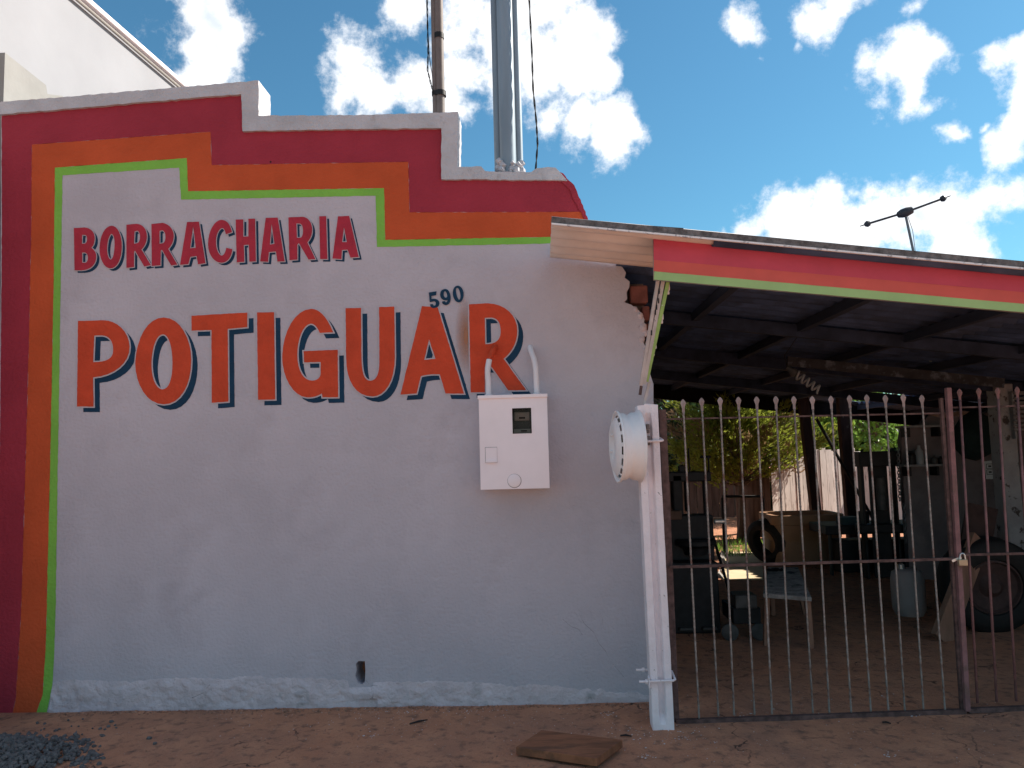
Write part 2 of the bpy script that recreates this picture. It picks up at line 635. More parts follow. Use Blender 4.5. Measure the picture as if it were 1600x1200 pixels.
R_out = [(-9, 1114), (-6, 900), (0, 700), (3, 400), (3, 165), (388, 139), (390, 196), (702, 191), (703, 275), (872, 275), (884, 290), (893, 297), (901, 316), (912, 331)]
O_out = [(20, 1114), (25, 1090), (33, 960), (41, 700), (45, 550), (49, 360), (50, 226), (329, 206), (331, 258), (638, 253), (640, 332), (910, 331)]
G_out = [(57, 1114), (67, 1085), (72, 1000), (73, 960), (79, 700), (84, 450), (86, 262), (292, 247), (294, 299), (600, 294), (602, 375), (928, 369)]
G_in = [(73, 1114), (81, 1080), (84, 1040), (87, 960), (91, 700), (95, 450), (98, 274), (280, 262), (283, 312), (587, 306), (589, 386), (934, 379)]
for nm, a, b_, m_ in (('red_stripe', R_out, O_out, RED), ('orange_stripe', O_out, G_out, ORANGE), ('green_stripe', G_out, G_in, GREEN)):
    put(nm, poly([wxz(a + b_[::-1])], -0.0015, -0.0015, m_, 0.0018, 0.03, name=nm), wall_root)


# lettering -------------------------------------------------------------------
def path(txt):
    out, cur, tok = [], None, re.findall(r'[MLCZ]|-?[\d.]+', txt)
    i, cmd = 0, None
    nums = lambda k: [float(tok[i + j]) for j in range(k)]
    while i < len(tok):
        if tok[i] in 'MLCZ':
            cmd = tok[i]
            i += 1
            if cmd == 'Z':
                continue
        if cmd in 'ML':
            x, y = nums(2)
            i += 2
            cur = (x, y)
            out.append(cur)
            cmd = 'L'
        else:
            x1, y1, x2, y2, x, y = nums(6)
            i += 6
            for k in range(1, 9):
                t = k / 8
                a, b, c, d = (1 - t) ** 3, 3 * t * (1 - t) ** 2, 3 * t * t * (1 - t), t ** 3
                out.append((a * cur[0] + b * x1 + c * x2 + d * x, a * cur[1] + b * y1 + c * y2 + d * y))
            cur = (x, y)
    if math.hypot(out[0][0] - out[-1][0], out[0][1] - out[-1][1]) < 2:
        out.pop()
    return out


BIG = [
    ('A', ['M130 180 L360 175 C470 175 585 270 590 410 C592 560 450 670 265 685 L268 945 L120 945', 'M275 312 L345 310 C410 315 443 360 443 440 C443 510 400 548 265 548']),
    ('A', ['M895 150 C1040 150 1140 340 1140 530 C1140 760 1040 925 895 925 C740 925 640 740 640 560 C650 330 750 150 895 150',
           'M890 300 C945 305 972 430 972 560 C972 690 945 790 880 792 C820 785 780 680 785 540 C795 400 830 300 890 300']),
    ('A', ['M1142 135 L1640 106 L1640 236 L1465 252 L1471 900 L1322 911 L1320 262 L1142 268']),
    ('B', ['M240 162 L393 160 L403 938 L250 942']),
    ('B', ['M725 130 C790 130 860 190 920 340 L800 345 C780 300 760 265 720 262 C650 270 600 400 600 540 C600 690 660 770 730 770 C780 770 810 740 808 700 L808 605 L660 608 L655 508 '
           'L960 495 L965 918 L825 920 L818 885 C780 910 740 920 690 920 C560 915 465 740 465 560 C470 330 580 135 725 130']),
    ('B', ['M1030 125 L1168 122 L1172 560 C1175 690 1190 770 1250 772 C1310 770 1332 700 1332 600 L1330 115 L1465 110 L1470 560 C1470 780 1380 912 1270 912 C1120 910 1035 780 1035 560']),
    ('C', ['M340 220 L480 232 L715 1000 L550 1000 L500 830 C450 825 390 828 330 845 L292 1000 L148 1010', 'M403 515 L460 690 L360 700']),
    ('C', ['M760 205 L930 195 C1080 200 1190 300 1190 440 C1190 560 1130 640 1068 690 L1270 970 L1110 972 L960 760 L900 765 L902 990 L775 990',
           'M900 325 L960 322 C1020 330 1042 370 1042 450 C1042 520 1000 560 905 560']),
]
SMALL = [
    ('D', ['M108 245 L220 238 C290 245 325 290 325 350 C325 400 310 430 290 450 C335 480 345 520 340 560 C330 640 270 680 190 685 L115 685',
           'M195 315 L230 318 C250 330 252 390 225 405 L192 408', 'M195 500 L225 500 C262 510 265 590 230 605 L195 605']),
    ('D', ['M500 220 C570 220 607 330 607 430 C607 570 560 665 485 665 C420 660 372 560 375 450 C380 320 430 225 500 220',
           'M500 305 C535 320 533 400 530 450 C525 530 510 570 490 572 C465 565 450 500 455 440 C460 370 475 320 500 305']),
    ('D', ['M655 210 L760 200 C830 205 868 260 868 330 C868 400 840 440 812 468 L910 630 L840 645 L745 480 L735 490 L735 650 L655 660', 'M740 280 L770 272 C805 285 805 390 770 400 L735 408']),
    ('D', ['M915 203 L1030 190 C1100 200 1145 260 1148 320 C1148 390 1120 430 1090 462 L1185 625 L1120 635 L1025 470 L1012 480 L1010 632 L918 640', 'M1000 275 L1030 268 C1070 280 1070 380 1040 400 L1000 408']),
    ('D', ['M1285 182 L1410 178 L1478 610 L1400 622 L1385 535 L1320 545 L1300 620 L1213 628', 'M1350 225 L1375 450 L1318 455']),
    ('E', ['M105 152 C160 155 190 190 212 275 L150 298 C140 250 130 235 110 235 C75 245 50 310 52 380 C52 440 75 500 105 510 C130 510 145 480 155 432 L215 445 C210 520 170 582 105 582 C30 580 -25 500 -28 400 C-30 260 40 155 105 152']),
    ('E', ['M248 150 L325 148 L325 320 L375 318 L375 142 L443 140 L450 568 L385 572 L380 402 L330 405 L335 572 L258 578']),
    ('E', ['M548 133 L668 130 L738 568 L665 570 L650 470 L580 475 L572 572 L492 568', 'M607 190 L635 392 L590 400']),
    ('E', ['M775 128 L920 122 C980 130 1015 190 1012 260 C1010 320 985 350 965 378 L1045 545 L975 550 L880 385 L865 400 L865 550 L785 556', 'M855 188 L890 190 C930 200 930 310 900 330 L860 332']),
    ('E', ['M1083 118 L1152 115 L1165 545 L1092 545']),
    ('E', ['M1270 118 L1382 113 L1478 525 L1395 530 L1365 450 L1310 455 L1305 545 L1215 540', 'M1330 225 L1358 375 L1312 375']),
]
NUMS = [
    ('C', ['M400 100 L470 88 L467 124 L425 130 L426 158 C460 148 496 163 496 197 C494 228 465 240 440 238 C420 236 410 220 416 203 L440 203 C440 216 452 220 460 213 C468 200 465 180 450 178 C438 178 428 184 410 186']),
    ('C', ['M545 68 C578 65 597 110 597 150 C597 192 575 213 550 212 C530 210 516 195 522 178 L545 176 C547 192 566 192 568 166 C545 176 503 165 502 118 C502 86 520 70 545 68',
           'M545 88 C556 88 566 115 566 135 C562 146 550 148 544 143 C532 135 530 92 545 88']),
    ('C', ['M657 38 C690 38 712 75 712 115 C712 155 695 188 668 188 C640 188 617 150 615 108 C614 70 630 40 657 38',
           'M655 58 C668 58 682 95 684 125 C684 145 680 162 672 164 C660 162 648 120 645 95 C643 75 645 60 655 58']),
]
TR = {'A': (100, 470, .175), 'B': (360, 460, .175), 'C': (600, 440, .175), 'D': (100, 320, .15), 'E': (330, 320, .15625)}
PXM = (on_y(900, 600) - on_y(700, 600)).length / 200


def letter(defn, m_, sh, gap, k):
    fr, ps = defn
    ox, oy, s = TR[fr]
    jt = .0010 if sh[0] > 6 else .0005
    loops = [[(ox + p[0] * s, oy + p[1] * s) for p in path(q)] for q in ps]
    W = [wxz(l) for l in loops]
    o = put('letter', poly(W, -0.0062 - k, -0.0062 - k, m_, jt, .02, name='letter'), wall_root)
    if sh:
        S = [wxz([(u + sh[0], v + sh[1]) for (u, v) in l]) for l in loops]
        put('letter_shadow', poly(S, -0.0015 - k, -0.0015 - k, NAVY, jt * .8, .02, name='letter_shadow'), o)
        put('letter_outline', poly(W, -0.0040 - k, -0.0040 - k, WALL, 0, 0, offset=gap * PXM, name='letter_outline'), o)
    return o


for i, d in enumerate(BIG):
    letter(d, L_ORANGE, (9.4, 8.6), 2.0, 0.00002 * i)
for i, d in enumerate(SMALL):
    letter(d, L_RED, (4.3, 3.7), 1.2, 0.00002 * i)
for i, d in enumerate(NUMS):
    fr, ps = d
    ox, oy, s = TR[fr]
    put('numeral', poly([wxz([(ox + p[0] * s, oy + p[1] * s) for p in path(q)]) for q in ps], -0.0075, -0.0075, NAVY, .0008, .01, name='numeral'), wall_root)

# orange overspray left of the R: a stain on the wall
mm = bpy.data.materials.new('orange overspray')
mm.use_nodes = True
nt = mm.node_tree
b = nt.nodes['Principled BSDF']
b.inputs['Base Color'].default_value = (.42, .17, .07, 1)
b.inputs['Roughness'].default_value = .9
tc = nt.nodes.new('ShaderNodeTexCoord')
gr = nt.nodes.new('ShaderNodeTexGradient')
gr.gradient_type = 'SPHERICAL'
q_ = on_y(728, 525, 0)
mp = nt.nodes.new('ShaderNodeMapping')
mp.inputs['Location'].default_value = (-q_.x, 0, -q_.z)
mp2 = nt.nodes.new('ShaderNodeMapping')
mp2.inputs['Scale'].default_value = (1 / .075, 0, 1 / .27)
nt.links.new(tc.outputs['Object'], mp.inputs[0])
nt.links.new(mp.outputs[0], mp2.inputs[0])
nt.links.new(mp2.outputs[0], gr.inputs[0])
ma = nt.nodes.new('ShaderNodeMath')
ma.operation = 'MULTIPLY'
ma.inputs[1].default_value = .75
nt.links.new(gr.outputs[1], ma.inputs[0])
nt.links.new(ma.outputs[0], b.inputs['Alpha'])
put('overspray', poly([wxz([(705, 450), (750, 450), (750, 605), (705, 605)])], -0.0010, -0.0010, mm, name='overspray'), wall_root)


CRK = mat('crack', (.20, .175, .18), .95, .2)
for pts_ in ([(905, 958), (914, 975), (928, 988), (936, 1006), (946, 1018), (955, 1036), (966, 1048), (978, 1062)], [(880, 968), (892, 979), (904, 984), (911, 992)],
             [(938, 955), (942, 968), (940, 985)], [(300, 1090), (318, 1082), (330, 1068)], [(572, 1062), (580, 1070), (590, 1071)]):
    up_ = [(u + rnd.uniform(-1, 1), v - .45 + rnd.uniform(-.5, .5)) for (u, v) in pts_]
    dn_ = [(u + rnd.uniform(-.3, .3), v + rnd.uniform(.2, .7)) for (u, v) in up_]
    put('crack', poly([wxz(up_ + dn_[::-1])], -.0008 if pts_[0][1] < 1060 else -.013, -.0008 if pts_[0][1] < 1060 else -.013, CRK, .0004, .01, name='crack'), wall_root)
p = on_y(423, 253, 0)
MB().lathe([(0, -.0022), (.006, -.0022), (.007, -.002)], p, (0, 1, 0), 8).build('nail_hole', DARK, wall_root)


# rough mortar skirt along the foot -------------------------------------------
def skirt():
    nu, nv = 420, 26
    vs_, fs = [], []
    for i in range(nu + 1):
        u = 83 + (1022 - 83) * i / nu
        top = 1064 + 7 * fb(u * .011, 1) + 3 * fb(u * .09, 4) + max(0, (u - 740)) * .07 - 6 * max(0, min(1, (u - 170) / 60)) * max(0, min(1, (560 - u) / 60))
        if 545 < u < 582:
            top = max(top, 1073)
        bot = 1126
        for j in range(nv + 1):
            t = j / nv
            v = top + (bot - top) * t
            p = on_y(u - 8 * max(0, 1 - (u - 83) / 30) * t, v, 0)
            k = min(1, t * 5)
            fade = 1 - .6 * max(0, min(1, (u - 620) / 300))
            d = k * (0.009 + 0.012 * fb(p.x * 4, p.z * 7, 2) + 0.008 * fb(p.x * 24, p.z * 28, 7)) * fade
            if 563 < u < 590 and v > 1092 + 3 * fb(u * .2, 3):
                d = .001
            p.y -= max(d, .0007)
            if j == 0:
                p.y = 0.002
            vs_.append(p)
    for i in range(nu):
        for j in range(nv):
            a = i * (nv + 1) + j
            fs.append((a, a + 1, a + nv + 2, a + nv + 1))
    MB().add(vs_, fs).build('mortar_skirt', ROUGHP, wall_root, smooth=True, angle=180)


skirt()
pr = on_y(1013, 500, .1)
XR = pr.x                                            # right end of the building
BRICK = mat('clay brick', (0.17, 0.066, 0.055), .95, .25, 14, bump=.6, bscale=60, bdist=.006, rand=.2)
MORT = mat('old mortar', (0.20, 0.165, 0.15), .95, .3, 10, bump=.8, bscale=40, bdist=.01)
zt = on_y(1000, 446, .25).z
rz_wall = 2.72
MB().span((XR - .16, .2, -.1), (XR - .01, .5, zt)).span((XR - .5, .5, -.1), (XR - .01, 7.4, rz_wall)).build('side_masonry', MORT, wall_root)
MB().span((-3.25, .2, 2.72), (XR - .55, 7.4, 2.74)).build('roof_slab', MORT, wall_root)  # unseen slab added to keep sky light out behind the wall hole
MB().span((-3.25, 7.4, -.1), (XR, 7.55, 2.8)).build('rear_masonry', MORT, wall_root)  # unseen rear wall, added to close off light behind the hole
for (u0, v0, u1, v1) in ((984, 446, 1013, 473), (1003, 478, 1016, 500), (1008, 505, 1017, 530), (1009, 535, 1018, 560)):
    a, c = on_y(u0, v0, .06), on_y(u1, v1, .06)
    MB().span((a.x, .06, a.z), (c.x, .17, c.z)).build('brick', BRICK, wall_root, bevel=.012)
for (u, v, s) in ((1000, 494, .022), (1005, 512, .028), (1003, 530, .022), (1007, 548, .02), (1008, 520, .02), (992, 484, .018)):
    p = on_y(u, v, .01)
    mb = MB()
    mb.tube([p + Vector((rnd.uniform(-.004, .004), 0, s * 1.3 * k)) for k in (-1, -.6, 0, .6, 1)], [s * .2, s * .8, s, s * .75, s * .15], 8)
    mb.build('plaster_lump', ROUGHP, wall_root, smooth=True)

# ------------------------------------------------------------------ meter box
yb = -0.17
tl, tr_, br_, bl_ = on_y(749, 624, yb), on_y(855.5, 620, yb), on_y(858, 763, yb), on_y(750, 765, yb)
x0, x1, z0, z1 = (tl.x + bl_.x) / 2, (tr_.x + br_.x) / 2, (bl_.z + br_.z) / 2, (tl.z + tr_.z) / 2
mbx = thing('meter_box', 'white metal electricity meter box with small window, fixed under the POTIGUAR lettering', 'meter box', ((x0 + x1) / 2, 0, z0))
wa, wb = on_y(800, 638, yb), on_y(831, 677, yb)
fr = [(x0, z0), (x1, z0), (x1, z1), (x0, z1)]
wn_ = [(wa.x, wa.z), (wb.x, wa.z), (wb.x, wb.z), (wa.x, wb.z)]
put('box_door', poly([fr, wn_], yb, yb + .012, WHITEP), mbx, bevel=.003)
MB().span((x0 + .004, yb + .012, z0 + .004), (x0 + .012, -.002, z1)).span((x1 - .012, yb + .012, z0 + .004), (x1 - .004, -.002, z1)) \
    .span((x0 + .012, yb + .012, z0 + .004), (x1 - .012, -.002, z0 + .012)).span((x0 + .012, -.01, z0 + .012), (x1 - .012, -.002, z1)).build('box_case', WHITEP, mbx)
MB().span((x0 - .007, yb - .012, z1), (x1 + .004, -.002, z1 + .022)).build('box_lid', WHITEP, mbx, bevel=.003)
METER = mat('meter grey', (.30, .275, .25), .5, .1)
METD = mat('meter dark', (.045, .045, .045), .4, .2)
METL = mat('meter label', (.36, .34, .31), .6, .1)
mt = MB().span((wa.x - .01, yb + .07, wb.z - .02), (wb.x + .01, yb + .14, wa.z + .01)).build('meter', METD, mbx)
hw, hh = wb.x - wa.x, wa.z - wb.z
MB().span((wa.x + .01, yb + .05, wa.z - hh * .48), (wb.x - .012, yb + .07, wa.z - hh * .14)).build('meter_dial', METER, mt, bevel=.006)
MB().span((wa.x + .006, yb + .055, wb.z + .004), (wb.x - .008, yb + .07, wb.z + hh * .19)).build('meter_plate', METL, mt)
MB().span((wa.x + hw * .34, yb + .047, wa.z - hh * .41), (wa.x + hw * .66, yb + .05, wa.z - hh * .34)).build('meter_mark', DARK, mt)
MB().span((wa.x + hw * .42, yb + .048, wb.z + hh * .09), (wa.x + hw * .75, yb + .055, wb.z + hh * .135)) \
    .build('meter_mark', DARK, mt)
glass = bpy.data.materials.new('meter glass')
glass.use_nodes = True
gb = glass.node_tree.nodes['Principled BSDF']
gb.inputs['Transmission Weight'].default_value = 1
gb.inputs['Roughness'].default_value = .08
gb.inputs['Base Color'].default_value = (.75, .73, .70, 1)
gb.inputs['IOR'].default_value = 1.1
MB().span((wa.x - .005, yb + .014, wb.z - .005), (wb.x + .005, yb + .017, wa.z + .005)).build('window_pane', glass, mbx)
MB().span((wa.x - .006, yb - .003, wb.z - .006), (wa.x, yb, wa.z + .006)).span((wb.x, yb - .003, wb.z - .006), (wb.x + .006, yb, wa.z + .006)) \
    .span((wa.x, yb - .003, wa.z), (wb.x, yb, wa.z + .006)).span((wa.x, yb - .003, wb.z - .006), (wb.x, yb, wb.z)).build('window_frame', WHITEP, mbx)
a, c = on_y(758.5, 699.5, yb), on_y(777, 722.5, yb)
GAP = mat('panel gap', (.30, .27, .285), .9, .1)
MB().span((a.x - .003, yb - .0008, c.z - .002), (c.x + .001, yb - .0002, a.z + .003)).build('latch_gap', GAP, mbx)
lt = MB().span((a.x, yb - .004, c.z), (c.x, yb - .0005, a.z)).build('latch_flap', WHITEP, mbx, bevel=.001)
MB().span((a.x, yb - .014, c.z), (c.x, yb - .004, c.z + .012)).build('latch_lip', WHITEP, lt)
p = on_y(803.5, 751, yb)
MB().lathe([(0, 0), (.0445, 0)], (p.x + .001, yb - .0006, p.z - .0015), (0, 1, 0), 32).build('cover_gap', GAP, mbx)
MB().lathe([(0, 0), (.038, 0), (.040, .001), (.042, .003)], (p.x, yb - .003, p.z), (0, 1, 0), 32).build('round_cover', WHITEP, mbx, smooth=True)


def conduit(pts, r, m_):
    mb = MB()
    q = [pts[0]]
    for i in range(1, len(pts) - 1):
        for t in (.5, 1):
            pass
        q.append(pts[i])
    q.append(pts[-1])
    # smooth with Catmull-Rom
    P_ = [q[0]] + q + [q[-1]]
    out = []
    for i in range(1, len(P_) - 2):
        for k in range(6):
            t = k / 6
            a_, b_, c_, d_ = P_[i - 1], P_[i], P_[i + 1], P_[i + 2]
            out.append(.5 * ((2 * b_) + (c_ - a_) * t + (2 * a_ - 5 * b_ + 4 * c_ - d_) * t * t + (3 * b_ - a_ - 3 * c_ + d_) * t ** 3))
    out.append(q[-1])
    mb.tube(out, r, 12)
    return mb.mesh('conduit', m_, True)


PVC = mat('white conduit', (.72, .70, .73), .5, .03)
pts = [on_y(763.5, 622, -.10), on_y(763, 597, -.10), on_y(762, 578, -.097), on_y(764.5, 562, -.085)]
put('conduit', conduit(pts, .0185, PVC), mbx)
MB().lathe([(.019, 0), (.026, 0), (.026, .012), (.019, .014)], (pts[0].x, -.10, z1 + .02), (0, 0, 1), 16).build('conduit_collar', PVC, mbx, smooth=True)
pts2 = [on_y(764.5, 562, -.085), on_y(768, 553, -.06), on_y(772, 545, -.03), on_y(774.5, 539, .02)]
oc = put('conduit', conduit(pts2, .0180, L_ORANGE), mbx)
oc['label'] = 'orange painted bend of the left conduit entering the wall'
pts = [on_y(839, 618, -.10), on_y(838, 595, -.10), on_y(837, 575, -.097), on_y(834, 560, -.07), on_y(830, 549, -.03), on_y(828, 541, .02)]
put('conduit', conduit(pts, .0185, PVC), mbx)
MB().lathe([(.019, 0), (.026, 0), (.026, .012), (.019, .014)], (pts[0].x, -.10, z1 + .02), (0, 0, 1), 16).build('conduit_collar', PVC, mbx, smooth=True)

# ------------------------------------------------------------------ white concrete post with the wheel
pb = on_z(1037, 1142)
pt = on_y(1011.5, 632, pb.y)
pv = (pt - pb)
post = thing('concrete_post', 'white painted grooved concrete gate post leaning beside the wall end', 'post', pb)
W = .122
sx = Vector((1, 0, 0))


def pp(x, y, h):
    return pb + pv * h + Vector((x, y, 0))


secs = [(-W / 2, 0), (-.021, 0), (-.012, .030), (.012, .030), (.021, 0), (W / 2, 0), (W / 2, .11), (-W / 2, .11)]
mb = MB()
nh = 40
vs_, fs = [], []
for j in range(nh + 1):
    h = -0.06 + (1.0 + .06) * j / nh
    for (x, y) in secs:
        jx = .0025 * fb(h * 20, x * 40, y * 30)
        flat = 0.0 if .03 < h < .965 else 1.0
        yy = y * (1 - .93 * flat) if y == .030 else y
        q = pp(x + jx, yy + jx, h)
        if j == nh:
            q.z += .012 * fb(x * 60, y * 40, 5)
        vs_.append(q)
n = len(secs)
for j in range(nh):
    for k in range(n):
        k2 = (k + 1) % n
        fs.append((j * n + k, j * n + k2, (j + 1) * n + k2, (j + 1) * n + k))
fs.append(tuple(nh * n + k for k in range(n)))
mb.add(vs_, fs).build('shaft', WHITEPOST, post, bevel=.004)
# masonry scraps caught in the groove near the top
for h, w_, hh_ in ((.93, .02, .03), (.915, .018, .02), (.895, .02, .022), (.878, .016, .025)):
    MB().box(pp(-.002, .016, h), (w_, .02, hh_)).build('mortar_scrap', MORT, post, bevel=.003)


def ubolt(v, ext):
    h = (on_y(1020, v, pb.y).z - pb.z) / pv.z
    mb = MB()
    c0 = pp(0, 0, h)
    r = .007
    mb.tube([c0 + Vector((-W / 2 - ext, -.012, 0)), c0 + Vector((W / 2 + .006, -.012, .004)), c0 + Vector((W / 2 + .018, .0, .006)), c0 + Vector((W / 2 + .018, .11, .02)),
             c0 + Vector((W / 2, .125, .026)), c0 + Vector((-W / 2 - ext, .125, .028))], r, 8)
    o = mb.build('u_bolt', WHITEPOST, post, smooth=True)
    if ext > .03:
        MB().box(c0 + Vector((-W / 2 - .010, -.012, 0)), (.008, .05, .055)).build('washer', WHITEPOST, o, bevel=.002)
        MB().lathe([(0, 0), (.014, 0), (.014, .014), (0, .014)], c0 + Vector((-W / 2 - .03, -.012, 0)), (1, 0, 0), 6).build('nut', WHITEPOST, o)
        MB().lathe([(0, 0), (.014, 0), (.014, .014), (0, .014)], c0 + Vector((-W / 2 - .03, .125, .028)), (1, 0, 0), 6).build('nut', WHITEPOST, o)


ubolt(690, .004)
ubolt(1064, .065)

# wheel rim hung on the post's left side
wf = on_y(963, 698, pb.y + .02)
wk = on_y(1003, 698, pb.y + .05)
ax = (wk - wf)
ax = Vector((1.0, .09, .0)).normalized()
rim = thing('steel_wheel_rim', 'white painted steel wheel rim hung sideways on the white post', 'wheel rim', wf)
rr = .212
prof = [(rr - .012, .004), (rr - .004, 0), (rr + .001, .004), (rr, .011), (rr - .010, .018), (rr - .014, .028), (rr - .015, .046), (rr - .024, .056), (rr - .026, .066),
        (rr - .024, .076), (rr - .014, .088), (rr - .012, .112), (rr - .008, .124), (rr + .000, .130), (rr + .001, .136), (rr - .006, .140), (rr - .014, .136), (rr - .03, .115),
        (rr - .04, .08), (rr - .04, .06), (rr - .03, .04), (rr - .02, .02), (rr - .012, .004)]
MB().lathe(prof, wf, ax, 64).build('barrel', RIMW, rim, smooth=True, angle=60)
dprof = [(rr - .016, .014), (rr - .028, .009), (rr - .041, -.001), (rr - .068, -.018), (.095, -.026), (.075, -.014), (.06, -.010), (.05, -.004), (.032, -.004), (.030, .02), (.0, .02)]
MB().lathe(dprof, wf, ax, 96, skip=lambda i, k: i == 1 and k % 6 < 4).build('disc', RIMW, rim, smooth=True, angle=50)
MB().lathe([(rr - .06, .06), (0, .06)], wf, ax, 32).build('back_plate', DARK, rim)  # black disc standing in for the shade inside the rim
mb = MB()
for k in range(4):
    an = 2 * math.pi * k / 4 + .4
    s_ = ax.cross(Vector((0, 0, 1))).normalized()
    c0 = wf + (s_ * math.cos(an) + Vector((0, 0, 1)) * math.sin(an)) * .072 - ax * .018
    MB().lathe([(0, -.008), (.009, -.008), (.009, .006)], c0, ax, 6).build('lug_nut', RIMW, rim)

# ------------------------------------------------------------------ gate
g0, g1 = on_z(1058, 1131), on_z(1510, 1113)
gd = (g1 - g0).normalized()
gn = Vector((-gd.y, gd.x, 0))


def on_g(u, v, off=0.0):
    d = ray(u, v)
    q = g0 + gn * off
    return CAM + d * ((q - CAM).dot(gn) / d.dot(gn))


# ribbed bar mesh shared by all bars (top at z=0)
def bar_mesh(H, r=.0058):
    mb = MB()
    pts, rs = [], []
    z = -H
    i = 0
    while z < -.075:
        pts.append((0, 0, z))
        rs.append(r * (1.16 if i % 2 else .92))
        z += .011
        i += 1
    mb.tube(pts, rs, 6)
    return mb.mesh('bar', REBAR, True)


def tip_mesh(m_):
    mb = MB()
    prof = [(.006, -.085), (.008, -.075), (.008, -.05), (.017, -.022), (.010, -.008), (.002, 0)]
    vs_, fs = [], []
    for (r, z) in prof:
        vs_ += [(-r, 0, z), (0, -r * .45, z), (r, 0, z), (0, r * .45, z)]
    for i in range(len(prof) - 1):
        for k in range(4):
            fs.append((i * 4 + k, i * 4 + (k + 1) % 4, i * 4 + 4 + (k + 1) % 4, i * 4 + 4 + k))
    fs.append((3, 2, 1, 0))
    fs.append(tuple(len(vs_) - 4 + k for k in range(4)))
    mb.add(vs_, fs)
    return mb.mesh('spear_tip', m_)


TIPG = mat('spear iron', (.30, .235, .225), .7, .2, 20, bump=.2, bscale=90, bdist=.002, rand=.15)
BARM, TIPM = bar_mesh(1.86), tip_mesh(TIPG)
PBAR = MB()
PBAR.tube([(0, 0, -1.86), (0, 0, -.07)], .0075, 8)
PBARM, PTIPM = PBAR.mesh('bar', PINK, True), tip_mesh(PINK)


def gate_bar(u, v, root, bm, tm, tilt):
    p = on_g(u, v)
    o = put('bar', bm, root)
    o.location = p
    o.rotation_euler = (0, tilt, 0)
    t = bpy.data.objects.new('spear_tip', tm)
    COL.objects.link(t)
    t.parent = o


leaf1 = thing('gate_leaf', 'wide iron gate leaf of many twisted bars with spear tips and a dark left stile', 'gate', g0)
tops = [(1067, 624), (1096, 621.5), (1125, 620.5), (1153.6, 620), (1182, 619.5), (1212, 619), (1240, 619), (1269, 619), (1298, 618.5), (1327, 617.5), (1354, 616.5), (1383, 617), (1411, 615.5), (1440, 617)]
for (u, v) in tops:
    gate_bar(u, v, leaf1, BARM, TIPM, rnd.uniform(-.006, .006))
a, c = on_g(1044, 630), on_g(1058, 1130)
c.z = .02
MB().beam(on_g(1035, 640, .02), on_g(1056, 1131, .02), .042, .012, up=gn).beam(on_g(1030, 640, .045), on_g(1050, 1131, .045), .008, .05, up=gn).build('stile', RUST, leaf1)
MB().beam(on_g(1036, 655, .012), on_g(1478, 645.5, .012), .009, .010).build('top_rail', RUST, leaf1)
MB().beam(on_g(1046, 886, -.012), on_g(1494, 873, -.012), .012, .016).build('middle_rail', RUST, leaf1)
MB().beam(on_g(1056, 1128, 0), on_g(1508, 1111.5, 0), .03, .028).build('bottom_rail', RUST, leaf1)
MB().beam(on_g(1470, 622, .01), on_g(1503, 1112, .01), .018, .02, up=gn).build('stile', RUST, leaf1)
leaf2 = thing('gate_leaf', 'padlocked second gate leaf of oxide red bars at the end of the gateway', 'gate', g1)
for (u, v) in ((1499, 607.5), (1529, 606), (1558.6, 605.5), (1589, 604), (1619, 603), (1649, 602)):
    gate_bar(u, v, leaf2, PBARM, PTIPM, .019 + rnd.uniform(-.003, .003))
MB().beam(on_g(1481, 606, -.008), on_g(1511, 1111, -.008), .030, .03, up=gn).build('stile', PINK, leaf2, bevel=.003)
MB().beam(on_g(1486, 637, .012), on_g(1680, 632, .012), .009, .010).build('top_rail', RUST, leaf2)
MB().beam(on_g(1498, 867, -.012), on_g(1680, 863, -.012), .012, .014).build('middle_rail', RUST, leaf2)
MB().beam(on_g(1512, 1110, 0), on_g(1680, 1103, 0), .03, .026).build('bottom_rail', RUST, leaf2)
MB().beam(on_g(1670, 602, 0), on_g(1692, 1102, 0), .035, .03, up=gn).build('stile', PINK, leaf2)

pl = on_g(1504, 879, -.035)
pk = thing('padlock', 'small brass padlock hanging on the gate stile', 'padlock', pl)
BRASS = mat('worn brass', (.42, .33, .22), .4, .15, 20, metallic=.5)
STEEL = mat('bright steel', (.65, .65, .63), .3, .05, metallic=.7)
MB().box(pl, (.052, .022, .038)).build('lock_body', BRASS, pk, bevel=.004)
MB().tube([pl + Vector((-.014 + 0, 0, .018)), pl + Vector((-.014, 0, .035))] + [pl + Vector((-.014 * math.cos(t) + .002, 0, .036 + .018 * math.sin(t))) for t in [math.pi * k / 8 for k in range(9)]]
          + [pl + Vector((.018, 0, .018))], .0042, 8).build('shackle', STEEL, pk, smooth=True)
MB().beam(pl + Vector((-.055, .012, .008)), pl + Vector((.0, .012, .028)), .006, .014).build('hasp', STEEL, pk)

# ------------------------------------------------------------------ shed roof
RA, RB = on_y(862, 348, -.8), on_y(1600, 418, -.8)
SL = (RB.z - RA.z) / (RB.x - RA.x)


def rz(x):
    return RA.z + SL * (x - RA.x)


shed = thing('shed_roof', 'lean-to shed roof with beige sheet end, dark underside and red orange green fascia', 'roof', (RA.x, -.8, RA.z))
PER = .177


def sheet(xa, xb, ya, yb, dz, m_, cut=None):
    n = max(4, int((yb - ya) / PER * 10))
    vs_, fs = [], []
    for i in range(n + 1):
        y = ya + (yb - ya) * i / n
        w = .022 * math.sin(2 * math.pi * (y + .8) / PER + 1.6)
        for x in (xa, (xa + xb) / 2, xb):
            vs_.append((x, y, rz(x) + w + dz + .002 * fb(x * 2, y * 2)))
    for i in range(n):
        for k in range(2):
            a = i * 3 + k
            fs.append((a, a + 3, a + 4, a + 1))
    o = MB().add(vs_, fs).build('roof_sheet', m_, shed, smooth=True, angle=180)
    s = o.modifiers.new('solid', 'SOLIDIFY')
    s.thickness = .006
    return o


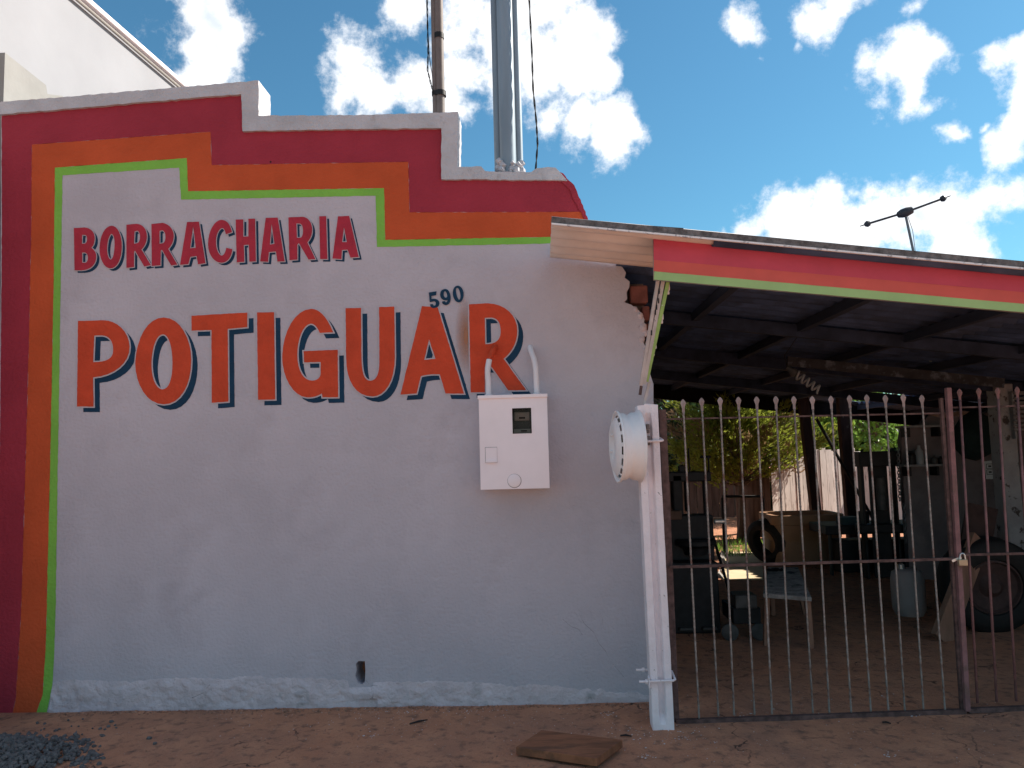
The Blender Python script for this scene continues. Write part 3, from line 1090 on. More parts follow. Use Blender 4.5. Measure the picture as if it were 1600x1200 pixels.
XE = 6.3
xj = on_y(1067, 357, -.8).x
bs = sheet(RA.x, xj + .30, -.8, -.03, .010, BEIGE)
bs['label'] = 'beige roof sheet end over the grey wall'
sheet(xj + .18, 3.4, -.8, .235, 0, SOOT_GLARE)
sheet(3.3, XE, -.8, .22, .008, SOOT_GLARE)
# a sheet is missing where the sun falls through on to the floor
pa, pb_ = on_z(1130, 903, .02), on_z(1188, 866, .02)


def up_sun(p):
    t = (rz(p.x) - p.z) / (SUN.z - SL * SUN.x)
    return p + SUN * t


ha, hb_ = up_sun(pa), up_sun(pb_)
HX0, HX1, HY0, HY1 = ha.x - .12, up_sun(on_z(1192, 903, .02)).x - .03, ha.y - .10, min(7.32, hb_.y + .15)
yy = .17
cuts = [.215, 1.17, 2.17, 3.17, 4.17, HY0, HY1]
while cuts[-1] < 7.6:
    cuts.append(min(7.6, cuts[-1] + 1.05))
cuts = sorted(c for c in cuts if c <= 7.6)
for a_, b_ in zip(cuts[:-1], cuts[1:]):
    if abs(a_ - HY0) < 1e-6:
        sheet(XR - .55, 3.2, a_, b_, .004, SOOT_GLARE)
        sheet(3.1, HX0, a_, b_, .010, SOOT_GLARE)
        sheet(HX1, XE, a_, b_, .004, SOOT_GLARE)
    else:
        sheet(XR - .55, 3.4, a_, b_ + (.04 if abs(b_ - HY0) > 1e-6 else 0), .004, SOOT_GLARE)
        sheet(3.3, XE, a_, b_ + (.04 if abs(b_ - HY0) > 1e-6 else 0), .010, SOOT_GLARE)
mb = MB()
mb.beam((RA.x - .002, -.812, rz(RA.x) + .012), (XE, -.812, rz(XE) + .012), .012, .036)
mb.build('edge_flashing', FCEM, shed)
WLIP = mat('white sheet edge', (.75, .75, .76), .7, .05, 20, pscale=25, pcol=(.4, .4, .42), plo=.55, phi=.6)
MB().beam((RA.x - .002, -.818, rz(RA.x) - .012), (XE, -.818, rz(XE) - .012), .014, .010).build('flashing_lip', WLIP, shed)
MB().beam((RA.x, -.79, rz(RA.x) + .012), (xj, -.79, rz(xj) + .030), .05, .014).build('ridge_strip', FCEM, shed)
# fascia
yf = -.68
f_tl, f_bl, f_tr, f_br = on_y(1021, 373, yf), on_y(1018, 437, yf), on_y(1600, 423, yf), on_y(1600, 488, yf)
fs_ = (f_tr.z - f_tl.z) / (f_tr.x - f_tl.x)
xl, xr = f_tl.x, XE


def fz(x, t):
    ht = f_tl.z - f_bl.z
    return f_tl.z + fs_ * (x - f_tl.x) - ht * t


fasc = put('fascia_board', poly([[(xl, fz(xl, 0)), (xr, fz(xr, 0)), (xr, fz(xr, 1)), (xl - .008, fz(xl, 1))]], yf, yf + .025, mat('fascia timber', (.3, .28, .26), .9, .2)), shed)
FR = mat('fascia red', (.56, .070, .115), .6, .08, 4, bump=.15, bscale=40, bdist=.003, pscale=22, pcol=(.6, .45, .42), plo=.735, phi=.74)
FO = mat('fascia orange red', (.62, .108, .088), .6, .08, 4, bump=.15, bscale=40, bdist=.003)
FG = mat('fascia green', (.33, .53, .22), .6, .08, 4, bump=.15, bscale=40, bdist=.003)
for nm, t0, t1, m_ in (('red_stripe', 0, .52, FR), ('orange_stripe', .52, .80, FO), ('green_stripe', .80, 1.0, FG)):
    put(nm, poly([[(xl - .004 * t0, fz(xl, t0)), (xr, fz(xr, t0)), (xr, fz(xr, t1)), (xl - .008 * t1, fz(xl, t1))]], yf - .003, yf - .0005, m_, .0006, .06), fasc)
sheet(on_y(962, 408, 0).x, xj + .25, -.06, .245, .012, SOOT_GLARE)
BEAMM = mat('blackened beam', (.011, .009, .010), .9, .3, 8, spec=.1, bump=.3, bscale=40)
# timbers under the sheets
for (y, w, h, dz) in ((-.58, .06, .12, -.10), (1.3, .06, .10, -.08), (3.2, .06, .12, -.09), (HY0 - .08, .06, .12, -.09)):
    MB().beam((XR + .02, y, rz(XR) + dz), (XE, y, rz(XE) + dz), w, h).build('purlin', DWOOD, shed)
PEEL = mat('peeling board', (.035, .033, .036), .9, .3, 8, pscale=9, pcol=(.12, .13, .15), plo=.54, phi=.66, bump=.3)
p0, p1 = on_y(1230, 562, 2.4), on_y(1500, 588, 2.4)
MB().beam((p0.x, 2.4, rz(p0.x) - .17), (p1.x + .4, 2.4, rz(p1.x + .4) - .17), .03, .09).build('peeling_board', PEEL, shed)
for xx in (1.3, 2.15, 3.0, 3.9, HX1 + .05, 5.9):
    MB().beam((xx, -.56, rz(xx) - .05), (xx, 7.5, rz(xx) - .05), .06, .07).build('rafter', DWOOD, shed)
# rear beam, from just under the rear sheets
MB().beam((XR, 7.45, rz(XR) - .13), (XE, 7.45, rz(XE) - .13), .10, .22).build('rear_beam', BEAMM, shed)
# side wall far right, unseen, added to keep sun out of the shed
MB().span((XE - .15, -.3, -.1), (XE, 7.6, rz(XE) - .02)).build('side_masonry', MORT, shed)

# strut bundle between fascia and post
BEIGEW = mat('old cream paint', (.47, .42, .40), .8, .12, 14, bump=.3, bscale=60, pscale=30, pcol=(.08, .06, .06), plo=.66, phi=.68)
GRNW = mat('old green paint', (.28, .42, .13), .8, .12, 14, bump=.3, bscale=60, pscale=30, pcol=(.55, .55, .5), plo=.63, phi=.65)
st_ = thing('roof_strut', 'bundle of narrow cream and green timber slats leaning from fascia to post', 'strut', on_y(1008, 600, -.5))
Y0s, Y1s = -.60, -.46
for (u0, v0, u1, v1, w_, m_, nm) in ((1028, 438, 1001, 602, .020, BEIGEW, 'slat'), (1036, 438, 1006, 600, .022, BEIGEW, 'slat'), (1043.5, 440, 1010, 596, .022, GRNW, 'slat')):
    MB().beam(on_y(u0, v0, Y0s), on_y(u1, v1, Y1s), w_, .03, up=(0, 1, 0), taper=1.0).build(nm, m_, st_, bevel=.003)
MB().beam(on_y(1015, 596, -.44), on_y(1006, 632, -.44), .016, .02, up=(0, 1, 0)).build('slat', BEIGEW, st_)
mb = MB().tube([on_y(1002, 603, -.46), on_y(1000, 617, -.46)], .009, 6).build('bolt_end', RUST, st_)
for (u, v) in ((1045, 449), (1044, 456), (1035, 495), (1034, 502), (1024, 540), (1021, 552), (1019, 560)):
    MB().box(on_y(u, v, -.575 + (v - 440) / 160 * .14), (.012, .012, rnd.uniform(.02, .04))).build('paint_flake', WHITEPOST, st_, bevel=.003)
for (u, v) in ((1029, 470), (1030, 455), (1024, 488), (1026, 480), (1018, 520)):
    q = on_y(u, v, -.62 + (v - 440) / 160 * .14)
    MB().box(q, (.006, .004, .03)).build('slot', DARK, st_)

# ------------------------------------------------------------------ poles and wires above the wall
pm = on_y(795, 268, .1)


def vpole(mb, u, v, y, r, ztop, zbot=None):
    p = on_y(u, v, y)
    mb.tube([(p.x, y, p.z - .15 if zbot is None else zbot), (p.x, y, ztop)], r, 20, True)
    return p


gp = thing('pipe_mast', 'blue grey mast of three steel pipes standing on the wall top', 'mast', pm)
mb = MB()
vpole(mb, 794.5, 262, .10, .0555, 7.5)
mb.build('pipe', GALV, gp, smooth=True)
mb = MB()
vpole(mb, 780, 262, .17, .032, 7.5)
mb.build('pipe', GALV, gp, smooth=True)
mb = MB()
vpole(mb, 811, 262, .15, .030, 7.5)
mb.build('pipe', GALV, gp, smooth=True)
mb = MB()
for i in range(26):
    u, v = min(815, max(778, rnd.gauss(797, 12))), 268 - abs(rnd.gauss(0, 8))
    p = on_y(u, v, rnd.uniform(.02, .1))
    s = rnd.uniform(.012, .032)
    mb.tube([p + Vector((rnd.uniform(-.01, .01), 0, s * k)) for k in (-1, -.5, .2, .9)], [s * .4, s, s * .8, s * .2], 6)
mb.build('mortar_collar', COPE, gp, smooth=True)
bp_ = thing('brown_pole', 'thin brown pole of two strapped pipes rising behind the stepped wall', 'pole', on_y(687, 178, .32))
mb = MB()
vpole(mb, 688, 172, .34, .034, 7.6, 2.85)
mb.build('pipe', BROWNP, bp_, smooth=True)
mb = MB()
vpole(mb, 679.5, 172, .33, .016, 7.6, 2.85)
mb.build('pipe', BROWNP, bp_, smooth=True)
p = on_y(685, 147, .30)
q = on_y(688, 147, .34)
MB().lathe([(.038, -.018), (.043, -.018), (.043, .018), (.038, .018)], (q.x, .34, q.z), (0, 0, 1), 20).lathe([(.02, -.016), (.023, -.016), (.023, .016), (.02, .016)], (on_y(679.5, 147, .33).x, .33, q.z), (0, 0, 1), 14) \
    .build('strap', BLACKM, bp_, smooth=True)
q = on_y(690, 57, .34)
MB().lathe([(.036, -.02), (.038, -.02), (.038, .02), (.036, .02)], (on_y(688, 172, .34).x, .34, q.z), (0, 0, 1), 20).build('strap', BLACKM, bp_, smooth=True)


def wire(name, label, pix, y, r, twist=0.0, m_=BLACK):
    mb = MB()
    pts = []
    for i in range(len(pix) - 1):
        (u0, v0), (u1, v1) = pix[i], pix[i + 1]
        for k in range(8):
            t = k / 8
            pts.append(on_y(u0 + (u1 - u0) * t, v0 + (v1 - v0) * t, y))
    pts.append(on_y(*pix[-1], y))
    for ph in ((0, math.pi) if twist else (0,)):
        mb.tube([p + Vector((twist * math.cos(i * .8 + ph), twist * math.sin(i * .8 + ph), 0)) for i, p in enumerate(pts)], r, 6)
    o = mb.build(name, m_, None, smooth=True)
    tag(o, label, 'cable')


wire('twisted_cable', 'black twisted service cable hanging right of the three pipe mast', [(822, -60), (827, 0), (831, 80), (833, 140), (838, 190), (840, 225), (837, 265)], .12, .0036, .004)
wire('thin_cable', 'thin black wire looping against the brown pole', [(664, -60), (667.5, 0), (668, 40), (669, 80), (668, 110), (673, 130), (677, 146)], .31, .0030, .004)
wire('thin_cable', 'second thin black wire curving left of the brown pole to its strap', [(666, -60), (666.5, 10), (669.5, 60), (671, 90), (675, 115), (677, 140)], .33, .0025)

# antenna over the roof
an = on_y(1414, 332, 2.5)
ant = thing('antenna', 'dark rod antenna with knobbed arms on a thin mast above the shed roof', 'antenna', (an.x, 2.5, rz(an.x)))
mp0, mp1 = on_y(1433, 420, 2.5), an
DGREY = mat('antenna dark', (.035, .038, .045), .5, .2)
MGREY = mat('antenna mast grey', (.16, .17, .17), .5, .2)
lowp = on_y(1448, 480, 2.5)
lowp.z = rz(lowp.x) - .02
mb = MB().tube([lowp, mp0, mp1], .0125, 8)
mb.build('mast', MGREY, ant, smooth=True)
MB().tube([an + Vector((.02, 0, -.02)), on_y(1426, 360, 2.5), on_y(1430.5, 395, 2.5)], .0028, 5).build('mast_wire', BLACK, ant)
for (u, v) in ((1355, 350), (1474, 310)):
    e = on_y(u, v, 2.5)
    mb = MB().tube([an, e], .0105, 8)
    arm = mb.build('arm', DGREY, ant, smooth=True)
    d = (e - an).normalized()
    MB().lathe([(0, -.03), (.026, -.022), (.032, 0), (.02, .022), (.006, .03), (.004, .075), (0, .075)], e, d, 14).build('knob', DGREY, arm, smooth=True)
d = (on_y(1474, 310, 2.5) - an).normalized()
MB().lathe([(0, -.085), (.03, -.07), (.043, -.03), (.045, .02), (.035, .07), (0, .085)], an, d, 16).build('hub', DGREY, ant, smooth=True)

# ------------------------------------------------------------------ neighbouring building
NWHITE = mat('neighbour white paint', (.29, .295, .32), .85, .05, 1.2, bump=.2, bscale=40, bdist=.004, pscale=30, pcol=(.25, .25, .26), plo=.69, phi=.72)
XB = on_y(5, 110, 0).x
XN = XB - .12
nb = thing('white_house', 'tall white plastered house side wall behind the left end of the street wall', 'house', (XN, 3, 0))
za, zb_ = on_x(130, 0, XN), on_x(281, 131, XN)
sl = (zb_.z - za.z) / (zb_.y - za.y)


def nz_(y):
    return za.z + sl * (y - za.y)


mb = MB()
ya, yb2 = -.6, 13.0
mb.add([(XN, ya, 0), (XN, yb2, 0), (XN, yb2, nz_(yb2)), (XN, ya, nz_(ya)), (XN - 7, ya, 0), (XN - 7, yb2, 0), (XN - 7, yb2, nz_(yb2)), (XN - 7, ya, nz_(ya))],
       [(0, 1, 2, 3), (5, 4, 7, 6), (4, 0, 3, 7), (1, 5, 6, 2), (3, 2, 6, 7)])
mb.build('wall', NWHITE, nb)
MB().beam((XN + .015, ya, nz_(ya) + .0), (XN + .015, yb2, nz_(yb2) + .0), .07, .05).build('roof_edge_trim', WHITEP, nb, bevel=.01)
MB().tube([(XN + .03, ya, nz_(ya) - .07), (XN + .03, yb2, nz_(yb2) - .07)], .014, 8).build('drip_pipe', METER, nb, smooth=True)
WEATH = mat('weathered render', (.25, .247, .24), .95, .08, 3, bump=.4, bscale=40, pscale=4, pcol=(.22, .20, .19), plo=.66, phi=.72)
bw = thing('boundary_wall', 'weathered grey boundary wall end between the white house and the painted wall', 'wall', (XB, 0, 0))
q0, q1, q2, q3 = on_x(5, 80, XB), on_x(72, 133, XB), on_x(98, 150, XB), on_x(130, 160, XB)
mb = MB()
prof = [(.012, 0), (.012, q0.z), (q1.y, q1.z), (q1.y + .02, q1.z - .06), (q2.y, q2.z), (q3.y + .2, q3.z - .25), (q3.y + .2, 0)]
n = len(prof)
mb.add([(XB, y, z) for (y, z) in prof] + [(XB - .11, y, z) for (y, z) in prof], [tuple(range(n)), tuple(range(2 * n - 1, n - 1, -1))] + [(k, n + k, n + (k + 1) % n, (k + 1) % n) for k in range(n)])
mb.build('wall_end', WEATH, bw)
# ------------------------------------------------------------------ things on the ground in front
PLK = mat('dirty plank', (.27, .105, .052), .9, .3, 9, streak=(.5, 2.5, 1), bump=.5, bscale=40, bdist=.006, pscale=5, pcol=(.15, .07, .04), plo=.5, phi=.62)
a, b2, c, d = on_z(806, 1170, .035), on_z(846, 1143, .035), on_z(973, 1162, .035), on_z(932, 1192, .035)
pk_ = MB()
vs_ = []
for zz in (.004, .044):
    for q in (a, b2, c, d):
        vs_.append((q.x, q.y, zz + .012 * (q.x > .2)))
pk_.add(vs_, [(3, 2, 1, 0), (4, 5, 6, 7), (0, 1, 5, 4), (1, 2, 6, 5), (2, 3, 7, 6), (3, 0, 4, 7)])
o = pk_.build('wood_plank', PLK, None, bevel=.003)
tag(o, 'short worn brown plank lying on the red earth in front of the wall', 'plank')

STONE = mat('dark gravel', (.13, .118, .114), .9, .35, 30, bump=.4, bscale=80)


def stone(mb, p, s):
    t = (1 + 5 ** .5) / 2
    base = [(-1, t, 0), (1, t, 0), (-1, -t, 0), (1, -t, 0), (0, -1, t), (0, 1, t), (0, -1, -t), (0, 1, -t), (t, 0, -1), (t, 0, 1), (-t, 0, -1), (-t, 0, 1)]
    F_ = [(0, 11, 5), (0, 5, 1), (0, 1, 7), (0, 7, 10), (0, 10, 11), (1, 5, 9), (5, 11, 4), (11, 10, 2), (10, 7, 6), (7, 1, 8), (3, 9, 4), (3, 4, 2), (3, 2, 6), (3, 6, 8), (3, 8, 9), (4, 9, 5), (2, 4, 11), (6, 2, 10), (8, 6, 7), (9, 8, 1)]
    e = Matrix.Rotation(rnd.uniform(0, 6.28), 3, (rnd.random() + .1, rnd.random(), rnd.random()))
    sc_ = Vector((rnd.uniform(.7, 1.3), rnd.uniform(.7, 1.2), rnd.uniform(.5, .9)))
    mb.add([Vector(p) + (e @ Vector([q[i] * sc_[i] * rnd.uniform(.8, 1.15) for i in range(3)])) * (s / 1.9) for q in base], F_)


gc = on_z(-15, 1178)
mb = MB()
for i in range(5200):
    r_ = abs(rnd.gauss(0, .40))
    th = rnd.uniform(0, 2 * math.pi)
    x, y = gc.x - .15 + r_ * math.cos(th) * 1.2, gc.y - .12 + r_ * math.sin(th) * .62
    e_ = math.hypot((x - gc.x + .15) / 1.2, (y - gc.y + .12) / .62)
    if e_ > .70 or y > -.06:
        continue
    hh_ = max(0, .13 * (1 - e_ / .62))
    stone(mb, (x, y, gz(x, y) + hh_ * rnd.uniform(.75, 1)), rnd.uniform(.010, .021))
o = mb.build('gravel', STONE)
tag(o, 'small heap of dark blue grey gravel at the foot of the red stripe', 'gravel', kind='stuff')
mb = MB()
for i in range(46):
    p = on_z(rnd.gauss(105, 45), rnd.uniform(1122, 1196))
    stone(mb, (p.x, p.y, gz(p.x, p.y) + .004), rnd.uniform(.006, .014))
for (u, v) in ((118, 1148), (121, 1152), (112, 1155), (174, 1128), (233, 1155), (160, 1150), (147, 1167), (242, 1163)):
    p = on_z(u, v)
    stone(mb, (p.x, p.y, gz(p.x, p.y) + .005), .016)
o = mb.build('loose_stones', STONE)
tag(o, 'loose dark stones scattered beside the gravel heap', 'stones', kind='stuff')
CHIP = mat('paint chips', (.62, .57, .55), .9, .15, 20)
mb = MB()


def chip(u, v, s):
    p = on_z(u, v)
    z = gz(p.x, p.y) + .003
    a0 = rnd.uniform(0, 6)
    k = rnd.randint(3, 5)
    mb.add([(p.x + s * rnd.uniform(.5, 1.3) * math.cos(a0 + i * 6.283 / k), p.y + s * rnd.uniform(.5, 1.3) * math.sin(a0 + i * 6.283 / k), z + rnd.uniform(0, .003)) for i in range(k)], [tuple(range(k))])


for i in range(300):
    chip(rnd.uniform(330, 1020), min(1196, 1107 + abs(rnd.gauss(0, 1)) * 26), rnd.uniform(.0015, .005))
for i in range(90):
    chip(rnd.uniform(540, 800), 1107 + abs(rnd.gauss(0, 8)), rnd.uniform(.002, .006))
for i in range(110):
    chip(rnd.gauss(1040, 45), 1135 + abs(rnd.gauss(0, 20)), rnd.uniform(.002, .007))
for i in range(120):
    chip(rnd.uniform(1060, 1590), rnd.uniform(1080, 1196), rnd.uniform(.0015, .005))
for (u, v, n_) in ((955, 1119, 10), (1012, 1184, 14), (1070, 1155, 8), (1160, 1119, 16), (1430, 1118, 6), (575, 1150, 8), (1385, 1088, 5), (1390, 1183, 8)):
    for i in range(n_):
        chip(rnd.gauss(u, 9), rnd.gauss(v, 2), rnd.uniform(.003, .009))
o = mb.build('paint_chips', CHIP)
tag(o, 'pale paint chips and plaster crumbs strewn on the red earth', 'paint chips', kind='stuff')

EARTHY = mat('earth crumb', (.30, .15, .10), .95, .35, 30, rand=.3)
mb = MB()
for i in range(420):
    u = rnd.uniform(90, 1015)
    p = on_y(u, 1110, 0)
    y_ = -.028 - abs(rnd.gauss(0, .03))
    stone(mb, (p.x, y_, gz(p.x, y_) + .002), rnd.uniform(.004, .011) * (1.6 if rnd.random() < .06 else 1))
for i in range(170):
    p = on_z(rnd.uniform(60, 1590), rnd.uniform(1122, 1198))
    stone(mb, (p.x, p.y, gz(p.x, p.y) + .001), rnd.uniform(.003, .008))
o = mb.build('earth_crumbs', EARTHY)
tag(o, 'brown earth crumbs banked along the foot of the painted wall', 'crumbs', kind='stuff')
TWIG = mat('dark twig', (.03, .022, .02), .9, .2)
for (u0, v0, u1, v1, lab) in ((969, 1150, 987, 1150.5, 'short dark twig on the earth right of the wood plank'), (1378, 1128, 1392, 1130, 'small dark bark scrap before the gate bottom rail'),
                              (640, 1130, 668, 1124, 'thin dark twig near the wall foot left of the plank')):
    p, q = on_z(u0, v0, .008), on_z(u1, v1, .008)
    o = MB().tube([p + Vector((0, 0, gz(p.x, p.y))), p.lerp(q, .5) + Vector((0, .004, .003 + gz(p.x, p.y))), q + Vector((0, 0, gz(q.x, q.y)))], [.004, .006, .003], 6).build('twig', TWIG)
    tag(o, lab, 'twig')

# ------------------------------------------------------------------ inside the shed and the yard
FENCEW = mat('peeling white board', (.56, .50, .46), .9, .12, 4, streak=(3, 3, .5), bump=.4, bscale=30, pscale=6, pcol=(.16, .115, .095), plo=.55, phi=.66, rand=.14)
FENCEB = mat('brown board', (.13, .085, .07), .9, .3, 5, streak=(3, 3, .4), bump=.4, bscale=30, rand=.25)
POSTM = mat('dark post wood', (.060, .035, .034), .9, .3, 8, streak=(2, 2, .4), bump=.4, bscale=40, pscale=14, pcol=(.2, .19, .19), plo=.68, phi=.72)
FY = lambda u: 8.0 + (u - 1204) / (1345 - 1204) * 1.7
fence = thing('board_fence', 'back yard fence of peeling white boards, brown at its shaded end', 'fence', on_y(1280, 830, 9.0))


def boards(u0, u1, y0_, y1_, vt, n_, m_, zlow=0.05):
    for i in range(n_):
        t0, t1 = i / n_, (i + .94) / n_
        ua, ub = u0 + (u1 - u0) * t0, u0 + (u1 - u0) * t1
        a_, b_ = on_y(ua, vt, y0_ + (y1_ - y0_) * t0), on_y(ub, vt, y0_ + (y1_ - y0_) * t1)
        zt_ = (a_.z + b_.z) / 2 + rnd.uniform(-.03, .04)
        off = rnd.uniform(-.012, .012)
        MB().add([(a_.x, a_.y + off, zlow), (b_.x, b_.y + off, zlow), (b_.x, b_.y + off, zt_ + rnd.uniform(-.01, .02)), (a_.x, a_.y + off, zt_),
                  (a_.x, a_.y + off + .025, zlow), (b_.x, b_.y + off + .025, zlow), (b_.x, b_.y + off + .025, zt_), (a_.x, a_.y + off + .025, zt_)],
                 [(0, 1, 2, 3), (5, 4, 7, 6), (4, 0, 3, 7), (1, 5, 6, 2), (3, 2, 6, 7), (0, 4, 5, 1)]).build('board', m_, fence)


boards(1204, 1262, FY(1204), FY(1262), 716, 6, FENCEW)
boards(1262, 1345, FY(1262), FY(1345), 703, 9, FENCEW)
boards(1345, 1420, FY(1345), FY(1345), 712, 6, FENCEW)
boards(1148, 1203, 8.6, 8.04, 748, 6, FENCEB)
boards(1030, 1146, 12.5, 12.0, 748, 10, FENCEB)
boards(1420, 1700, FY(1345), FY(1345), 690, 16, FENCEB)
MB().beam(on_y(1206, 770, FY(1206) + .08), on_y(1343, 768, FY(1343) + .08), .05, .08).build('fence_rail', FENCEB, fence)
for (u0, v0, u1, v1, y, w_, lab) in ((1252, 600, 1276, 815, 6.9, .14, 'dark purple brown leaning post left of the yard fence gap'), (1314, 605, 1330, 815, 6.4, .14, 'dark timber post in front of the white fence boards')):
    a_, b_ = on_y(u0, v0, y), on_y(u1, v1, y)
    dd = (b_ - a_)
    b_ = a_ + dd * ((a_.z + .05) / (a_.z - b_.z))
    o = MB().beam(a_, b_, w_, .13, up=(0, 1, 0)).build('timber_post', POSTM, None, bevel=.008)
    tag(o, lab, 'post', 'timber posts holding the rear of the shed')
a_, b_ = on_y(1276, 655, 5.8), on_y(1358, 800, 5.8)
o = MB().tube([a_, b_, b_ + (b_ - a_) * .35], .022, 8).build('iron_bar', BLACKM, None, smooth=True)
tag(o, 'thin black iron bar leaning diagonally in front of the white fence', 'bar')

# trees -----------------------------------------------------------------------
LEAF1 = mat('conifer leaf', (.25, .29, .045), .6, .45, 6, transl=.5, bump=0)
LEAF1b = mat('dry conifer leaf', (.30, .20, .11), .7, .4, 6, transl=.3, bump=0)
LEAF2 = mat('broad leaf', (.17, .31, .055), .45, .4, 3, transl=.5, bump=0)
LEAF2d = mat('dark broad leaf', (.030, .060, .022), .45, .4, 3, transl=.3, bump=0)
LEAFY = mat('yellow green leaf', (.28, .30, .03), .5, .3, 3, transl=.4, bump=0)
BARK = mat('bark', (.11, .085, .07), .95, .3, 14, streak=(1, 1, .3), bump=.8, bscale=30, bdist=.02)


def leaf(mb, p, d, L_, w_):
    d = d.normalized()
    s = d.cross(Vector((rnd.uniform(-1, 1), rnd.uniform(-1, 1), rnd.uniform(-.3, 1)))).normalized()
    n_ = d.cross(s)
    mb.add([p, p + d * L_ * .5 + s * w_ * .5 + n_ * L_ * .06, p + d * L_, p + d * L_ * .5 - s * w_ * .5 + n_ * L_ * .06], [(0, 1, 2, 3)])


def conifer(base, h, rad, nlimb, label):
    t = thing('conifer_tree', label, 'tree', base)
    tr = MB()
    tp = [base + Vector((.05 * math.sin(k * .9), .03 * math.cos(k), h * k / 8)) for k in range(9)]
    tr.tube(tp, [.075 * (1 - .85 * k / 8) for k in range(9)], 8)
    cr, dr = MB(), MB()
    for i in range(nlimb):
        z = h * rnd.uniform(.30, .98)
        k = z / h
        p0 = tp[min(8, int(k * 8))].copy()
        p0.z = base.z + z
        th = rnd.uniform(0, 2 * math.pi)
        L_ = rad * (1.15 - k) * rnd.uniform(.6, 1.25) * (1.6 if k < .55 else 1.3)
        dirv = Vector((math.cos(th), math.sin(th), rnd.uniform(.15, .75)))
        pts_ = [p0 + dirv * L_ * q + Vector((0, 0, .12 * q * q * L_)) for q in (0, .35, .7, 1.0)]
        tr.tube(pts_, [.016, .011, .007, .003], 4, False)
        dry = k < .58 and rnd.random() < .42
        for q in range(int(26 + 60 * L_)):
            f = rnd.uniform(.2, 1.0)
            j = min(2, int(f * 3))
            pp_ = pts_[j].lerp(pts_[j + 1], f * 3 - j) if f < 1 else pts_[3]
            pp_ = pp_ + Vector((rnd.gauss(0, .07), rnd.gauss(0, .07), rnd.gauss(0, .06)))
            dv = dirv + Vector((rnd.uniform(-.8, .8), rnd.uniform(-.8, .8), rnd.uniform(-.3, .9)))
            for _ in range(3):
                leaf(dr if dry else cr, pp_, dv + Vector((rnd.uniform(-.5, .5), rnd.uniform(-.5, .5), rnd.uniform(-.5, .5))), rnd.uniform(.07, .15), rnd.uniform(.014, .026))
    tr.build('trunk', BARK, t, smooth=True)
    cr.build('crown', LEAF1, t)
    if dr.f:
        dr.build('dry_foliage', LEAF1b, t)


def broad(base, h, rad, label, m_, nleaf, lsize, zlo=.35, group=None, name='broadleaf_tree'):
    t = thing(name, label, 'tree', base, group)
    tr = MB()
    tr.tube([base, base + Vector((.1, 0, h * .25)), base + Vector((.05, .1, h * .5)), base + Vector((0, 0, h * .8))], [.11, .09, .06, .03], 8)
    cr = MB()
    clumps = []
    for i in range(26):
        th, ph = rnd.uniform(0, 6.283), rnd.uniform(-.9, 1)
        r_ = rad * rnd.uniform(.45, 1.0)
        c_ = base + Vector((math.cos(th) * r_ * math.sqrt(1 - ph * ph * .6), math.sin(th) * r_ * math.sqrt(1 - ph * ph * .6), h * (zlo + (1 - zlo) * (.5 + .5 * ph)) * rnd.uniform(.9, 1.0)))
        clumps.append((c_, rad * rnd.uniform(.18, .38)))
        tr.tube([base + Vector((.05, .05, h * .45)), (base + Vector((0, 0, h * .55))).lerp(c_, .5), c_], [.03, .02, .006], 5, False)
    for i in range(nleaf):
        c_, s_ = rnd.choice(clumps)
        v = Vector((rnd.gauss(0, 1), rnd.gauss(0, 1), rnd.gauss(0, 1))).normalized() * s_ * rnd.uniform(.4, 1.1)
        p = c_ + v
        dv = v.normalized() + Vector((rnd.uniform(-.6, .6), rnd.uniform(-.6, .6), rnd.uniform(-1.2, .2)))
        L_ = lsize * rnd.uniform(.6, 1.2)
        leaf(cr, p, dv, L_, L_ * .55)
    tr.build('trunk', BARK, t, smooth=True)
    cr.build('crown', m_, t)


cb = on_y(1158, 845, 8.3)
cb.z = 0
conifer(cb, 2.75, 1.25, 170, 'feathery conifer with browned inner branches behind the gate')
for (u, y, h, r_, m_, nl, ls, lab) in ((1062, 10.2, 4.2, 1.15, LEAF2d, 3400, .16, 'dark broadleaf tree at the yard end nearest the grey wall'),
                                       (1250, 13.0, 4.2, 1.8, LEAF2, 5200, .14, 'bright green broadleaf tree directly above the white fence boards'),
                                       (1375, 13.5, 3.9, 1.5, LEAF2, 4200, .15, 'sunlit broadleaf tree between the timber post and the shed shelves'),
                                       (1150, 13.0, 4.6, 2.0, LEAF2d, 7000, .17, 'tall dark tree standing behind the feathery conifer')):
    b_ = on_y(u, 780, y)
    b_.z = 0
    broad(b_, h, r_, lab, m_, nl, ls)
b_ = on_y(1224, 780, 9.6)
b_.z = 0
broad(b_, 1.75, .22, 'small yellow green bush peeping over the fence corner', LEAFY, 500, .08, .7, name='yellow_bush')
mb = MB()
for i in range(900):
    p = on_z(rnd.uniform(1120, 1215), rnd.uniform(842, 872))
    leaf(mb, p, Vector((rnd.uniform(-.4, .4), rnd.uniform(-.4, .4), 1)), rnd.uniform(.04, .13), .012)
o = mb.build('grass', LEAF2)
tag(o, 'patch of grass under the conifer', 'grass', kind='stuff')

mb = MB()
for i in range(17000):
    x_ = rnd.uniform(-1, 13)
    z_ = rnd.uniform(0, 1) ** .8 * (2.5 + .5 * fb(x_ * .6, 2))
    leaf(mb, Vector((x_, 15.4 + rnd.gauss(0, .35) + .4 * fb(x_, z_, 4), z_)), Vector((rnd.uniform(-1, 1), rnd.uniform(-1.2, .3), rnd.uniform(-.6, .6))), rnd.uniform(.18, .32), .17)
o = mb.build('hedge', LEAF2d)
tag(o, 'dark leafy hedge closing the far end of the yard', 'hedge', kind='stuff')

